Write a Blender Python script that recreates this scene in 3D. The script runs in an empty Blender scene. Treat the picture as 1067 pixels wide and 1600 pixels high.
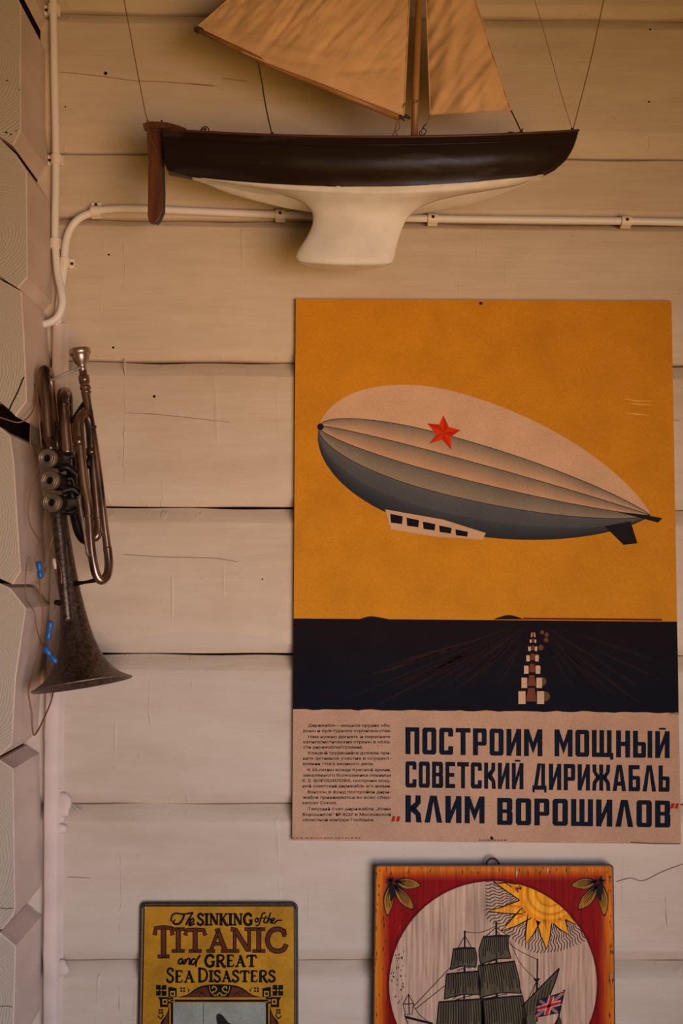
import bpy, bmesh, math, random
from mathutils import Vector, Matrix, noise
from mathutils.geometry import tessellate_polygon

SC = bpy.context.scene
COL = SC.collection
R = math.radians
random.seed(7)

# ------------------------------------------------------------------ camera
F = 1700.0                       # focal length in pixels of the 1067 x 1600 frame
CAM_POS = Vector((0.0, -1.70, 1.50))
ROT = Matrix.Rotation(R(-0.75), 3, 'Z') @ Matrix.Rotation(R(90 + 3.6), 3, 'X') @ Matrix.Rotation(R(0.33), 3, 'Z')
cd = bpy.data.cameras.new('camera')
cd.sensor_fit = 'VERTICAL'
cd.sensor_height = 36.0
cd.lens = F * 36.0 / 1600.0
cam = bpy.data.objects.new('camera', cd)
cam.matrix_world = Matrix.Translation(CAM_POS) @ ROT.to_4x4()
COL.objects.link(cam)
SC.camera = cam

# ------------------------------------------------------------------ light
SC.view_settings.view_transform = 'Standard'
SC.view_settings.look = 'None'
SC.view_settings.gamma = 1.0
SC.view_settings.use_curve_mapping = False
SC.view_settings.exposure = -0.14
w = bpy.data.worlds.new('world'); SC.world = w
w.use_nodes = True
w.node_tree.nodes['Background'].inputs[0].default_value = (1.0, 0.53, 0.18, 1)
w.node_tree.nodes['Background'].inputs[1].default_value = 0.12


def beam(name, loc, target, half, power, color, radius):
    l = bpy.data.lights.new(name, 'SPOT')
    l.spot_size = R(2 * half); l.spot_blend = 1.0
    l.energy = power; l.color = color; l.shadow_soft_size = radius
    o = bpy.data.objects.new(name, l)
    o.location = loc
    o.rotation_euler = (Vector(target) - Vector(loc)).to_track_quat('-Z', 'Y').to_euler()
    COL.objects.link(o)
    return o


# daylight coming in low, and warm light thrown up at the wall
beam('window_daylight', (0.95, -2.20, 0.95), (-0.08, 0.0, 1.02), 29, 220, (0.80, 0.91, 1.26), 0.9)
beam('warm_lamp', (0.95, -2.20, 0.95), (0.0, 0.0, 1.86), 23.5, 330, (1.0, 0.51, 0.085), 0.9)


# ------------------------------------------------------------------ helpers
def W(px, py, d=0.0):
    """point of the photograph -> point at distance d in front of the wall"""
    v = ROT @ Vector(((px - 533.5) / F, -(py - 800.0) / F, -1.0))
    t = (-d - CAM_POS.y) / v.y
    return CAM_POS + v * t


def mm(px):                      # pixels at the wall -> metres
    return px / 1000.0


def lin(c):
    f = lambda x: (x / 12.92) if x <= 0.04045 else ((x + 0.055) / 1.055) ** 2.4
    return tuple(f(x / 255.0) for x in c)


def cr(pts, n=8, closed=False):
    """Catmull-Rom through points of any dimension"""
    P = [tuple(p) for p in pts]
    m = len(P); out = []
    rng = m if closed else m - 1
    for i in range(rng):
        if closed:
            a, b, c, d = P[i - 1], P[i], P[(i + 1) % m], P[(i + 2) % m]
        else:
            a, b, c, d = P[max(i - 1, 0)], P[i], P[i + 1], P[min(i + 2, m - 1)]
        for k in range(n):
            t = k / n
            out.append(tuple(0.5 * ((2 * q) + (r - p) * t + (2 * p - 5 * q + 4 * r - s) * t * t + (3 * q - p - 3 * r + s) * t ** 3)
                             for p, q, r, s in zip(a, b, c, d)))
    if not closed:
        out.append(P[-1])
    return out


def interp(tab, x):
    if x <= tab[0][0]: return tab[0][1]
    for (a, b), (c, d) in zip(tab, tab[1:]):
        if x <= c: return b + (d - b) * (x - a) / (c - a)
    return tab[-1][1]


class MB:
    def __init__(s): s.v = []; s.f = []; s.m = []; s.sm = []; s.cols = {}; s.vec = {}

    def face(s, idx, mat=0, smooth=False): s.f.append(tuple(idx)); s.m.append(mat); s.sm.append(smooth)

    def vert(s, p): s.v.append(Vector(p)); return len(s.v) - 1

    def quadgrid(s, rows, mat=0, smooth=True, close_u=False, matf=None):
        base = len(s.v); nr, nc = len(rows), len(rows[0])
        for r in rows:
            for p in r: s.v.append(Vector(p))
        for i in range(nr - 1):
            for j in range(nc if close_u else nc - 1):
                j2 = (j + 1) % nc
                s.face((base + i * nc + j, base + i * nc + j2, base + (i + 1) * nc + j2, base + (i + 1) * nc + j),
                       matf(i, j) if matf else mat, smooth)
        return base

    def tube(s, pts, rad, n=12, mat=0, cap=True):
        P = [Vector(p) for p in pts]; m = len(P)
        rr = rad if isinstance(rad, (list, tuple)) else [rad] * m
        T = [(P[min(i + 1, m - 1)] - P[max(i - 1, 0)]).normalized() for i in range(m)]
        a = Vector((0, 0, 1)) if abs(T[0].z) < 0.9 else Vector((1, 0, 0))
        N = T[0].cross(a).normalized()
        rows = []
        for i in range(m):
            if i:
                q = T[i - 1].rotation_difference(T[i]); N = (q @ N); N = (N - T[i] * N.dot(T[i])).normalized()
            B = T[i].cross(N)
            rows.append([P[i] + (N * math.cos(2 * math.pi * k / n) + B * math.sin(2 * math.pi * k / n)) * rr[i] for k in range(n)])
        b = s.quadgrid(rows, mat, True, True)
        if cap:
            s.face([b + k for k in range(n)][::-1], mat)
            s.face([b + (m - 1) * n + k for k in range(n)], mat)

    def lathe(s, o, axis, prof, n=40, mat=0):
        """prof: (distance along axis, radius)"""
        o = Vector(o); ax = Vector(axis).normalized()
        a = Vector((0, 0, 1)) if abs(ax.z) < 0.9 else Vector((1, 0, 0))
        N = ax.cross(a).normalized(); B = ax.cross(N)
        rows = [[o + ax * t + (N * math.cos(2 * math.pi * k / n) + B * math.sin(2 * math.pi * k / n)) * r for k in range(n)] for t, r in prof]
        s.quadgrid(rows, mat, True, True)

    def prism(s, front, back, mat=0, side=None, smooth=False):
        n = len(front); b = len(s.v)
        for p in front: s.v.append(Vector(p))
        for p in back: s.v.append(Vector(p))
        for tri in tessellate_polygon([[Vector(p) for p in front]]):
            s.face([b + i for i in tri], mat, False)
            s.face([b + n + i for i in tri][::-1], mat, False)
        for i in range(n):
            j = (i + 1) % n
            s.face((b + i, b + j, b + n + j, b + n + i), mat if side is None else side, smooth)

    def box(s, lo, hi, mat=0):
        x0, y0, z0 = lo; x1, y1, z1 = hi
        s.prism([(x0, y0, z0), (x1, y0, z0), (x1, y0, z1), (x0, y0, z1)], [(x0, y1, z0), (x1, y1, z0), (x1, y1, z1), (x0, y1, z1)], mat)

    def build(s, name, mats, parent=None, bevel=0, recalc=True):
        o0 = parent_loc(parent)
        me = bpy.data.meshes.new(name)
        me.from_pydata([v - o0 for v in s.v], [], s.f)
        for m in (mats if isinstance(mats, (list, tuple)) else [mats]): me.materials.append(m)
        me.polygons.foreach_set('material_index', s.m)
        me.polygons.foreach_set('use_smooth', s.sm)
        if recalc:
            bm = bmesh.new(); bm.from_mesh(me)
            bmesh.ops.recalc_face_normals(bm, faces=bm.faces[:])
            bm.to_mesh(me); bm.free()
        me.update()
        o = bpy.data.objects.new(name, me)
        COL.objects.link(o)
        if parent: o.parent = parent
        if bevel:
            b = o.modifiers.new('bevel', 'BEVEL'); b.width = bevel; b.segments = 2; b.limit_method = 'ANGLE'; b.angle_limit = R(40)
        return o


LOCS = {}


def parent_loc(p):
    v = Vector((0, 0, 0))
    while p is not None:
        v = v + p.location; p = p.parent
    return v


def thing(name, loc, label, cat, group=None):
    o = bpy.data.objects.new(name, None); COL.objects.link(o)
    o.location = loc; o.empty_display_size = 0.05
    o['label'] = label; o['category'] = cat
    if group: o['group'] = group
    return o


def struct(o): o['kind'] = 'structure'; return o


# ------------------------------------------------------------------ materials
def mat(name, c, rough=0.6, metal=0.0, var=None, bump=None, spec=0.5, coat=0.0, sss=None, c2=None, vstretch=(1, 1, 1), bstretch=(1, 1, 1), thr=None):
    m = bpy.data.materials.new(name); m.use_nodes = True
    nt = m.node_tree; N = nt.nodes; L = nt.links
    b = N['Principled BSDF']
    b.inputs['Base Color'].default_value = (*c, 1)
    b.inputs['Roughness'].default_value = rough
    b.inputs['Metallic'].default_value = metal
    b.inputs['Specular IOR Level'].default_value = spec
    if coat: b.inputs['Coat Weight'].default_value = coat; b.inputs['Coat Roughness'].default_value = 0.15
    tc = N.new('ShaderNodeTexCoord')

    def noise_node(scale, stretch, detail=6):
        mp = N.new('ShaderNodeMapping'); mp.inputs['Scale'].default_value = stretch
        L.new(tc.outputs['Object'], mp.inputs['Vector'])
        n = N.new('ShaderNodeTexNoise'); n.inputs['Scale'].default_value = scale; n.inputs['Detail'].default_value = detail
        L.new(mp.outputs['Vector'], n.inputs['Vector'])
        return n
    if var:
        n = noise_node(var[0], vstretch)
        r = N.new('ShaderNodeValToRGB')
        lo, hi = thr or (0.35, 0.65)
        r.color_ramp.elements[0].position = lo; r.color_ramp.elements[1].position = hi
        r.color_ramp.elements[0].color = (*(c2 or tuple(x * (1 - var[1]) for x in c)), 1)
        r.color_ramp.elements[1].color = (*c, 1)
        L.new(n.outputs['Fac'], r.inputs['Fac']); L.new(r.outputs['Color'], b.inputs['Base Color'])
    if bump:
        n = noise_node(bump[0], bstretch)
        bp = N.new('ShaderNodeBump'); bp.inputs['Strength'].default_value = bump[1]; bp.inputs['Distance'].default_value = bump[2] if len(bump) > 2 else 0.002
        L.new(n.outputs['Fac'], bp.inputs['Height']); L.new(bp.outputs['Normal'], b.inputs['Normal'])
    return m


def wall_paint():
    m = mat('cream_wall_paint', (0.50, 0.415, 0.315), 0.55, spec=0.35)
    nt = m.node_tree; N = nt.nodes; L = nt.links; b = N['Principled BSDF']
    tc = N.new('ShaderNodeTexCoord')

    def nz(scale, st, det=5, rough=0.55):
        mp = N.new('ShaderNodeMapping'); mp.inputs['Scale'].default_value = st; L.new(tc.outputs['Object'], mp.inputs['Vector'])
        n = N.new('ShaderNodeTexNoise'); n.inputs['Scale'].default_value = scale; n.inputs['Detail'].default_value = det; n.inputs['Roughness'].default_value = rough
        L.new(mp.outputs['Vector'], n.inputs['Vector']); return n

    def math_(op, a, bb):
        n = N.new('ShaderNodeMath'); n.operation = op
        for i, x in enumerate((a, bb)):
            if isinstance(x, (int, float)): n.inputs[i].default_value = x
            else: L.new(x, n.inputs[i])
        return n.outputs[0]
    brush = nz(22, (0.25, 1, 3.0)); lump = nz(9, (1, 1, 1.0), 3); drip = nz(60, (1, 1, 0.07), 2); pit = nz(130, (1, 1, 1), 2)
    vein = nz(7, (0.35, 1, 1.6), 8, 0.7)
    dr = N.new('ShaderNodeValToRGB'); dr.color_ramp.elements[0].position = 0.66; dr.color_ramp.elements[1].position = 0.74; L.new(drip.outputs['Fac'], dr.inputs['Fac'])
    pr = N.new('ShaderNodeValToRGB'); pr.color_ramp.elements[0].position = 0.70; pr.color_ramp.elements[1].position = 0.76; L.new(pit.outputs['Fac'], pr.inputs['Fac'])
    h = math_('ADD', math_('MULTIPLY', brush.outputs['Fac'], 0.55), math_('MULTIPLY', lump.outputs['Fac'], 1.3))
    h = math_('ADD', h, math_('MULTIPLY', dr.outputs['Color'], 0.22))
    h = math_('SUBTRACT', h, math_('MULTIPLY', pr.outputs['Color'], 0.18))
    bp = N.new('ShaderNodeBump'); bp.inputs['Strength'].default_value = 0.7; bp.inputs['Distance'].default_value = 0.004
    L.new(h, bp.inputs['Height']); L.new(bp.outputs['Normal'], b.inputs['Normal'])
    r = N.new('ShaderNodeValToRGB'); r.color_ramp.elements[0].position = 0.33; r.color_ramp.elements[1].position = 0.6
    r.color_ramp.elements[0].color = (0.44, 0.35, 0.25, 1); r.color_ramp.elements[1].color = (0.515, 0.43, 0.33, 1)
    L.new(vein.outputs['Fac'], r.inputs['Fac']); L.new(r.outputs['Color'], b.inputs['Base Color'])
    return m


def end_grain():
    m = mat('painted_end_grain', (0.43, 0.37, 0.285), 0.75, spec=0.25)
    nt = m.node_tree; N = nt.nodes; L = nt.links; b = N['Principled BSDF']
    at = N.new('ShaderNodeAttribute'); at.attribute_name = 'ring'
    n = N.new('ShaderNodeTexNoise'); n.inputs['Scale'].default_value = 14; n.inputs['Detail'].default_value = 3
    L.new(at.outputs['Vector'], n.inputs['Vector'])
    mx = N.new('ShaderNodeVectorMath'); mx.operation = 'MULTIPLY_ADD'
    L.new(n.outputs['Color'], mx.inputs[0]); mx.inputs[1].default_value = (0.03, 0.03, 0); L.new(at.outputs['Vector'], mx.inputs[2])
    fl = N.new('ShaderNodeVectorMath'); fl.operation = 'MULTIPLY'; fl.inputs[1].default_value = (1, 1, 0); L.new(mx.outputs[0], fl.inputs[0])
    ln = N.new('ShaderNodeVectorMath'); ln.operation = 'LENGTH'; L.new(fl.outputs[0], ln.inputs[0])
    mu = N.new('ShaderNodeMath'); mu.operation = 'MULTIPLY'; mu.inputs[1].default_value = 1500; L.new(ln.outputs['Value'], mu.inputs[0])
    si = N.new('ShaderNodeMath'); si.operation = 'SINE'; L.new(mu.outputs[0], si.inputs[0])
    n2 = N.new('ShaderNodeTexNoise'); n2.inputs['Scale'].default_value = 240; n2.inputs['Detail'].default_value = 4; L.new(at.outputs['Vector'], n2.inputs['Vector'])
    ad = N.new('ShaderNodeMath'); ad.operation = 'MULTIPLY_ADD'; ad.inputs[1].default_value = 4.5; L.new(n2.outputs['Fac'], ad.inputs[0]); L.new(si.outputs[0], ad.inputs[2])
    bp = N.new('ShaderNodeBump'); bp.inputs['Strength'].default_value = 0.30; bp.inputs['Distance'].default_value = 0.0010
    L.new(ad.outputs[0], bp.inputs['Height']); L.new(bp.outputs['Normal'], b.inputs['Normal'])
    return m


def ink(name, rough=0.6, grain=0.12, spec=0.3, scale=900, streak=None, wear=0.0):
    m = mat(name, (0.5, 0.5, 0.5), rough, spec=spec)
    nt = m.node_tree; N = nt.nodes; L = nt.links; b = N['Principled BSDF']
    at = N.new('ShaderNodeAttribute'); at.attribute_name = 'ink'
    tc = N.new('ShaderNodeTexCoord')
    mp = N.new('ShaderNodeMapping'); mp.inputs['Scale'].default_value = streak or (1, 1, 1); L.new(tc.outputs['Object'], mp.inputs['Vector'])
    n = N.new('ShaderNodeTexNoise'); n.inputs['Scale'].default_value = scale; n.inputs['Detail'].default_value = 3
    L.new(mp.outputs['Vector'], n.inputs['Vector'])
    mr = N.new('ShaderNodeMapRange'); mr.inputs[1].default_value = 0.3; mr.inputs[2].default_value = 0.7
    mr.inputs[3].default_value = 1 - grain; mr.inputs[4].default_value = 1 + grain
    L.new(n.outputs['Fac'], mr.inputs[0])
    mul = N.new('ShaderNodeMix'); mul.data_type = 'RGBA'; mul.blend_type = 'MULTIPLY'; mul.inputs[0].default_value = 1
    L.new(at.outputs['Color'], mul.inputs[6]); L.new(mr.outputs[0], mul.inputs[7])
    out = mul.outputs[2]
    if wear:
        n3 = N.new('ShaderNodeTexNoise'); n3.inputs['Scale'].default_value = 16; n3.inputs['Detail'].default_value = 8; L.new(tc.outputs['Object'], n3.inputs['Vector'])
        mr2 = N.new('ShaderNodeMapRange'); mr2.inputs[1].default_value = 0.4; mr2.inputs[2].default_value = 0.7; mr2.inputs[3].default_value = 1.0; mr2.inputs[4].default_value = 1 - wear
        L.new(n3.outputs['Fac'], mr2.inputs[0])
        m2 = N.new('ShaderNodeMix'); m2.data_type = 'RGBA'; m2.blend_type = 'MULTIPLY'; m2.inputs[0].default_value = 1
        L.new(out, m2.inputs[6]); L.new(mr2.outputs[0], m2.inputs[7]); out = m2.outputs[2]
    L.new(out, b.inputs['Base Color'])
    if streak:
        bp = N.new('ShaderNodeBump'); bp.inputs['Strength'].default_value = 0.35; bp.inputs['Distance'].default_value = 0.0012
        L.new(n.outputs['Fac'], bp.inputs['Height']); L.new(bp.outputs['Normal'], b.inputs['Normal'])
    return m


M_WALL = wall_paint()
M_LOGSIDE = mat('pink_cream_paint', (0.60, 0.48, 0.40), 0.6, var=(18, 0.14), bump=(30, 0.3, 0.003), vstretch=(1, 0.4, 1), spec=0.3)
M_END = end_grain()
M_DARK = mat('dark_gap', (0.008, 0.005, 0.004), 0.9, spec=0.02)
M_CONDUIT = mat('white_plastic_conduit', (0.66, 0.62, 0.58), 0.4, spec=0.4)
M_CLIP = mat('cream_plastic_clip', (0.68, 0.60, 0.50), 0.45)
M_INK = ink('printed_paper', 0.8, 0.14, scale=520, spec=0.03, wear=0.13)
M_TIN = ink('printed_tin', 0.38, 0.10, scale=260, spec=0.06, wear=0.35)
M_BOARDINK = ink('painted_wood', 0.55, 0.32, scale=240, spec=0.05, streak=(1, 1, 0.05), wear=0.15)
M_HULL = mat('dark_maroon_varnish', (0.085, 0.072, 0.055), 0.36, var=(17, 0.6), bump=(30, 0.25, 0.004), vstretch=(0.3, 1, 2.0), bstretch=(0.3, 1, 1), spec=0.3, c2=(0.013, 0.006, 0.005), thr=(0.60, 0.84))
M_WHITE = mat('chipped_white_paint', (0.68, 0.65, 0.60), 0.5, var=(35, 0.12), bump=(40, 0.15, 0.002), spec=0.35)
M_RAIL = mat('brown_rail_wood', (0.055, 0.02, 0.009), 0.4)
M_RUDDER = mat('red_brown_wood', (0.12, 0.036, 0.012), 0.45, var=(40, 0.45), vstretch=(3, 1, 0.3))
M_NAVY = mat('dark_edge_paint', (0.02, 0.022, 0.03), 0.5)
M_SPAR = mat('varnished_pine', (0.34, 0.165, 0.055), 0.4, var=(50, 0.35), vstretch=(0.3, 1, 0.3))
M_STRING = mat('brown_cord', (0.16, 0.085, 0.03), 0.8)
M_DARKCORD = mat('dark_cord', (0.035, 0.02, 0.012), 0.8)
M_BRASSW = mat('dull_wire', (0.10, 0.06, 0.03), 0.5, metal=0.6)
M_HORN = mat('tarnished_brass', (0.36, 0.225, 0.15), 0.24, metal=0.9, var=(40, 0.5), bump=(160, 0.08, 0.001), c2=(0.045, 0.03, 0.023), vstretch=(1.6, 1, 0.28), thr=(0.36, 0.60))
M_BELL = mat('blotched_silver_brass', (0.16, 0.112, 0.092), 0.38, metal=0.85, var=(190, 0.5), bump=(300, 0.3, 0.001), c2=(0.05, 0.034, 0.026), thr=(0.33, 0.72))
M_HORNDK = mat('black_tarnish', (0.022, 0.016, 0.013), 0.4, metal=0.75, var=(90, 0.5), bump=(120, 0.3, 0.002))
M_CAP = mat('dull_nickel', (0.25, 0.19, 0.14), 0.5, metal=0.7, var=(150, 0.35))
M_MOUTH = mat('silver_mouthpiece', (0.60, 0.48, 0.38), 0.28, metal=0.95, var=(70, 0.3))
M_STEEL = mat('grey_strap', (0.30, 0.28, 0.25), 0.5, metal=0.3)
M_COPPER = mat('copper_wire', (0.22, 0.10, 0.045), 0.45, metal=0.3)
M_BLUE = mat('blue_plastic', (0.01, 0.10, 0.34), 0.4)
M_IRON = mat('black_iron', (0.02, 0.018, 0.016), 0.5, metal=0.6)
M_TINEDGE = mat('worn_dark_tin', (0.045, 0.034, 0.028), 0.4, metal=0.4, var=(120, 0.5))
M_BOARDEDGE = mat('burnt_wood_edge', (0.035, 0.02, 0.012), 0.6)
M_FLOOR = mat('brown_floor_boards', (0.25, 0.13, 0.06), 0.5, var=(6, 0.4), vstretch=(0.2, 3, 1))
M_PAPEREDGE = mat('paper_edge', (0.45, 0.33, 0.2), 0.8)


def cloth():
    m = mat('tan_sail_cloth', (0.74, 0.48, 0.26), 0.85, var=(26, 0.14), bump=(60, 0.5, 0.004), bstretch=(0.5, 1, 1.2), spec=0.1)
    nt = m.node_tree; N = nt.nodes; L = nt.links
    b = N['Principled BSDF']; out = N['Material Output']
    tr = N.new('ShaderNodeBsdfTranslucent'); tr.inputs[0].default_value = (0.55, 0.30, 0.10, 1)
    mx = N.new('ShaderNodeMixShader'); mx.inputs[0].default_value = 0.2
    L.new(b.outputs[0], mx.inputs[1]); L.new(tr.outputs[0], mx.inputs[2]); L.new(mx.outputs[0], out.inputs[0])
    return m


M_SAIL = cloth()

# ------------------------------------------------------------------ setting: the planked wall
GAPS = [-215, 14, 236, 338, 562, 791, 1021, 1257, 1503, 1745]
GZ = [W(140, y, 0).z for y in GAPS]
X0, X1 = -0.66, 1.05
NX = 110
XS = [X0 + (X1 - X0) * i / NX for i in range(NX + 1)]
wb = MB()
UP = {236: 0.040}                 # height of the downward chamfer above that joint
DPT = {236: 0.0150, 14: 0.012}
DN = {236: 0.006, 338: 0.014, 14: 0.022}
for k in range(len(GZ) - 1):
    zt, zb = GZ[k], GZ[k + 1]
    ct = DN.get(GAPS[k], 0.024); cb = UP.get(GAPS[k + 1], 0.016)
    rows = []
    for i, x in enumerate(XS):
        def j(s, a): return a * noise.noise(Vector((x * 9, s * 3.1 + k * 7.7, k * 1.3)))
        gt = max(0.0002, 0.0017 + j(1, 0.0036)); gb = max(0.0002, 0.0013 + j(2, 0.0026)); dl = DPT.get(GAPS[k + 1], 0.0085)
        rows.append([(x, 0.030, zt - gt), (x, 0.0150, zt - gt), (x, 0.0138, zt - gt - 0.0010), (x, 0.0004, zt - ct + j(3, 0.002)), (x, 0, zt - ct - 0.0022 + j(3, 0.002)),
                     (x, 0.0003 * math.sin(x * 5 + k), (zt + zb) / 2), (x, 0, zb + cb + 0.002 + j(4, 0.002)), (x, 0.0004, zb + cb + j(4, 0.002)),
                     (x, dl - 0.0010, zb + gb + 0.0010), (x, dl, zb + gb), (x, 0.030, zb + gb)])
    wb.quadgrid(rows, 0, True)
wb.quadgrid([[(X0, 0.03, GZ[0]), (X1, 0.03, GZ[0])], [(X0, 0.03, GZ[-1]), (X1, 0.03, GZ[-1])]], 1, False)
# lower part of the wall down to the floor
wb.quadgrid([[(X0, 0.0, GZ[-1]), (X1, 0.0, GZ[-1])], [(X0, 0.0, 0.0), (X1, 0.0, 0.0)]], 0, False)


def flat_ribbon(mb, pts, wpx, d, mi):
    P = [Vector(p) for p in pts]
    for i in range(len(P) - 1):
        t = (P[i + 1] - P[i]).normalized(); n = Vector((-t.y, t.x)) * wpx / 2
        n2 = n * (0.4 if i in (0, len(P) - 2) else 1)
        q = [P[i] - n2, P[i + 1] - n, P[i + 1] + n, P[i] + n2]
        b = len(mb.v)
        for p in q: mb.v.append(W(p.x, p.y, d))
        mb.face((b, b + 1, b + 2, b + 3), mi)


# hairline cracks and nail holes
for pts, wd in ([((92, 113), (110, 114), (150, 118), (210, 126), (260, 128), (335, 135)), 0.9], [((190, 866), (250, 870), (330, 872), (372, 878)), 0.8],
                [((196, 645), (250, 648), (360, 660)), 0.7], [((962, 1378), (985, 1372), (1005, 1376), (1035, 1362), (1067, 1350)), 1.3],
                [((104, 1370), (140, 1372)), 0.9], [((292, 130), (340, 134)), 0.8], [((345, 122), (384, 127)), 0.8], [((1038, 655), (1062, 657)), 0.8]):
    flat_ribbon(wb, cr(pts, 5), wd, 0.0006, 2)
for (x, y, r) in ((165, 114.5, 2.8), (241, 619.5, 2.2), (102, 167, 1.2), (1014, 159, 1.5), (1016, 46, 1.5), (177, 543, 1.8), (170, 398, 1.5), (410, 905, 1.2)):
    b = len(wb.v)
    for q in range(10): wb.v.append(W(x + r * math.cos(q * .628), y + r * math.sin(q * .628), 0.0007))
    wb.face(range(b, b + 10), 1)
# raised runs of old paint
for pts in ([(195, 560), (196, 640), (194, 700), (195, 755)], [(188, 1325), (190, 1400), (187, 1455)], [(187, 1540), (189, 1600)], [(300, 1052), (299, 1080)],
            [(110, 1250), (118, 1262), (130, 1268)], [(236, 1050), (233, 1110), (237, 1140)], [(192, 380), (196, 420), (193, 455)], [(1040, 1400), (1042, 1450)]):
    P = cr(pts, 14)
    P = [(x + 2.2 * noise.noise(Vector((y * .06, pts[0][0], 3))), y) for x, y in P]
    wb.tube([W(x, y, -0.0004) for x, y in P], [0.0003] + [max(0.0003, 0.0011 + 0.0020 * noise.noise(Vector((y * .045, pts[0][0], 0)))) for x, y in P[1:-1]] + [0.0003], 8, 0)
M_CRACK = mat('hairline_crack_brown', (0.16, 0.10, 0.06), 0.9)  # flat dark brown of the hairline cracks
struct(wb.build('wall_back', [M_WALL, M_DARK, M_CRACK]))

# ------------------------------------------------------------------ setting: log ends of the side wall
LOGS = [
    [(-250, -290), (33, -290), (33, -42), (20, -18), (0, -28), (-250, -28)],
    [(-250, -27.5), (0, -27.5), (20, -17.5), (33, 8), (33, 203), (21, 229), (0, 214), (-250, 214)],
    [(-250, 217), (0, 217.5), (25, 241), (42, 268), (43.5, 434), (29, 451), (10, 439), (0, 432), (-250, 430)],
    [(-250, 437), (0, 437), (12, 443.5), (34, 456), (38, 520), (42.5, 627), (25, 651), (14, 640), (0, 628), (-250, 615)],
    [(-250, 650), (0, 667), (16, 680), (22, 720), (30, 850), (33, 893), (20, 913), (0, 904), (-250, 904)],
    [(-250, 911), (0, 911.5), (16, 918.5), (41, 950), (25, 1060), (19, 1163), (0, 1181), (-250, 1172)],
    [(-250, 1178), (0, 1187), (21, 1201), (24, 1420), (20, 1432), (4, 1452), (-250, 1445)],
    [(-250, 1452), (0, 1457), (25, 1478), (21, 1640), (5, 1668), (-250, 1668)],
    [(-250, 1674), (0, 1676), (22, 1698), (22, 1890), (4, 1914), (-250, 1914)],
]
CENT = [(-30, -150), (-30, 90), (2, 356), (-55, 560), (-70, 800), (-38, 1065), (-60, 1320), (-40, 1560), (-50, 1800)]
LD = 0.14
lb = MB(); ringv = {}
for poly, c in zip(LOGS, CENT):
    fr = []
    for i, p in enumerate(poly):
        fr.append(W(p[0], p[1], LD))
    bk = [Vector((p.x, 0.03, p.z)) for p in fr]
    b = len(lb.v)
    cw = W(c[0], c[1], LD)
    # a small painted arris round the end face
    cen = sum(fr, Vector()) / len(fr)
    n = len(fr)
    inner = [p + (cen - p).normalized() * 0.002 + Vector((0, -0.0014, 0)) for p in fr]
    for p in inner: ringv[len(lb.v)] = p - cw; lb.v.append(p)
    for p in fr: lb.v.append(p)
    for p in bk: lb.v.append(p)
    for tri in tessellate_polygon([inner]): lb.face([b + i for i in tri], 0)
    for i in range(n):
        k = (i + 1) % n
        lb.face((b + i, b + k, b + n + k, b + n + i), 1)
        lb.face((b + n + i, b + n + k, b + 2 * n + k, b + 2 * n + i), 1)
xa, xb = W(-240, 800, LD).x, W(-2, 800, LD).x
lb.box((xa, -0.115, 0.55), (xb + 0.005, 0.02, 2.45), 2)
# drying splits in the end faces
def endcrack(pts, wd):
    flat_ribbon(lb, cr(pts, 4), wd, LD + 0.0020, 2)
endcrack([(14, 641), (18, 632), (24, 620), (30, 607), (35, 594), (38, 589)], 2.0)
for x, y, r in ((10, 207, 2.2), (17, 210, 1.8), (25, 204, 1.4), (11, 126, 1.6), (30, 140, 1.2)):
    b = len(lb.v)
    for q in range(8): lb.v.append(W(x + r * math.cos(q * .785), y + 0.7 * r * math.sin(q * .785), LD + 0.002))
    lb.face(range(b, b + 8), 2)
endcrack([(0, 1418), (8, 1420), (21, 1419)], 0.8)
endcrack([(0, 1573), (12, 1572), (20, 1574)], 0.8)
lw = struct(lb.build('wall_left', [M_END, M_LOGSIDE, M_DARK]))
at = lw.data.attributes.new('ring', 'FLOAT_VECTOR', 'POINT')
for i, v in ringv.items(): at.data[i].vector = (v.x, v.z, 0.0)

# corner batten with lumps of sealant
tb = MB()
rows = []
for i in range(46):
    t = i / 45; y = 505 + t * 1200
    xl = interp([(505, 82), (900, 78), (1150, 69), (1600, 67)], y) + 1.3 * noise.noise(Vector((y * .03, 1, 0)))
    xr = interp([(505, 98), (900, 100), (1150, 92), (1600, 90)], y) + 1.2 * noise.noise(Vector((y * .03, 5, 0)))
    rows.append([W(xl, y, 0.0), W(xl, y, 0.011), W(xl + 3, y, 0.013), W(xr - 5, y, 0.013), W(xr - 1, y, 0.011), W(xr + 3, y, 0.004), W(xr + 9, y, -0.001)])
tb.quadgrid(rows, 0, True)
for (x, y, rx, ry) in ((98, 1257, 14, 20), (96, 1512, 12, 14), (93, 1295, 12, 9), (92, 562, 9, 10), (97, 1022, 9, 10)):
    rr = []
    for a in range(7):
        th = a / 6 * math.pi / 2
        rr.append([W(x + rx * math.cos(th) * math.cos(q * .5236) * (1 + .6 * noise.noise(Vector((q * 1.3, y, 0)))), y + ry * math.cos(th) * math.sin(q * .5236), 0.002 + 0.008 * math.sin(th) ** .7) for q in range(12)])
    tb.quadgrid(rr, 0, True, True)
struct(tb.build('trim_1', [M_LOGSIDE]))
fb = MB(); fb.box((X0, -2.6, -0.05), (X1, 0.0, 0.0), 0)
struct(fb.build('floor', M_FLOOR))


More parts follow.
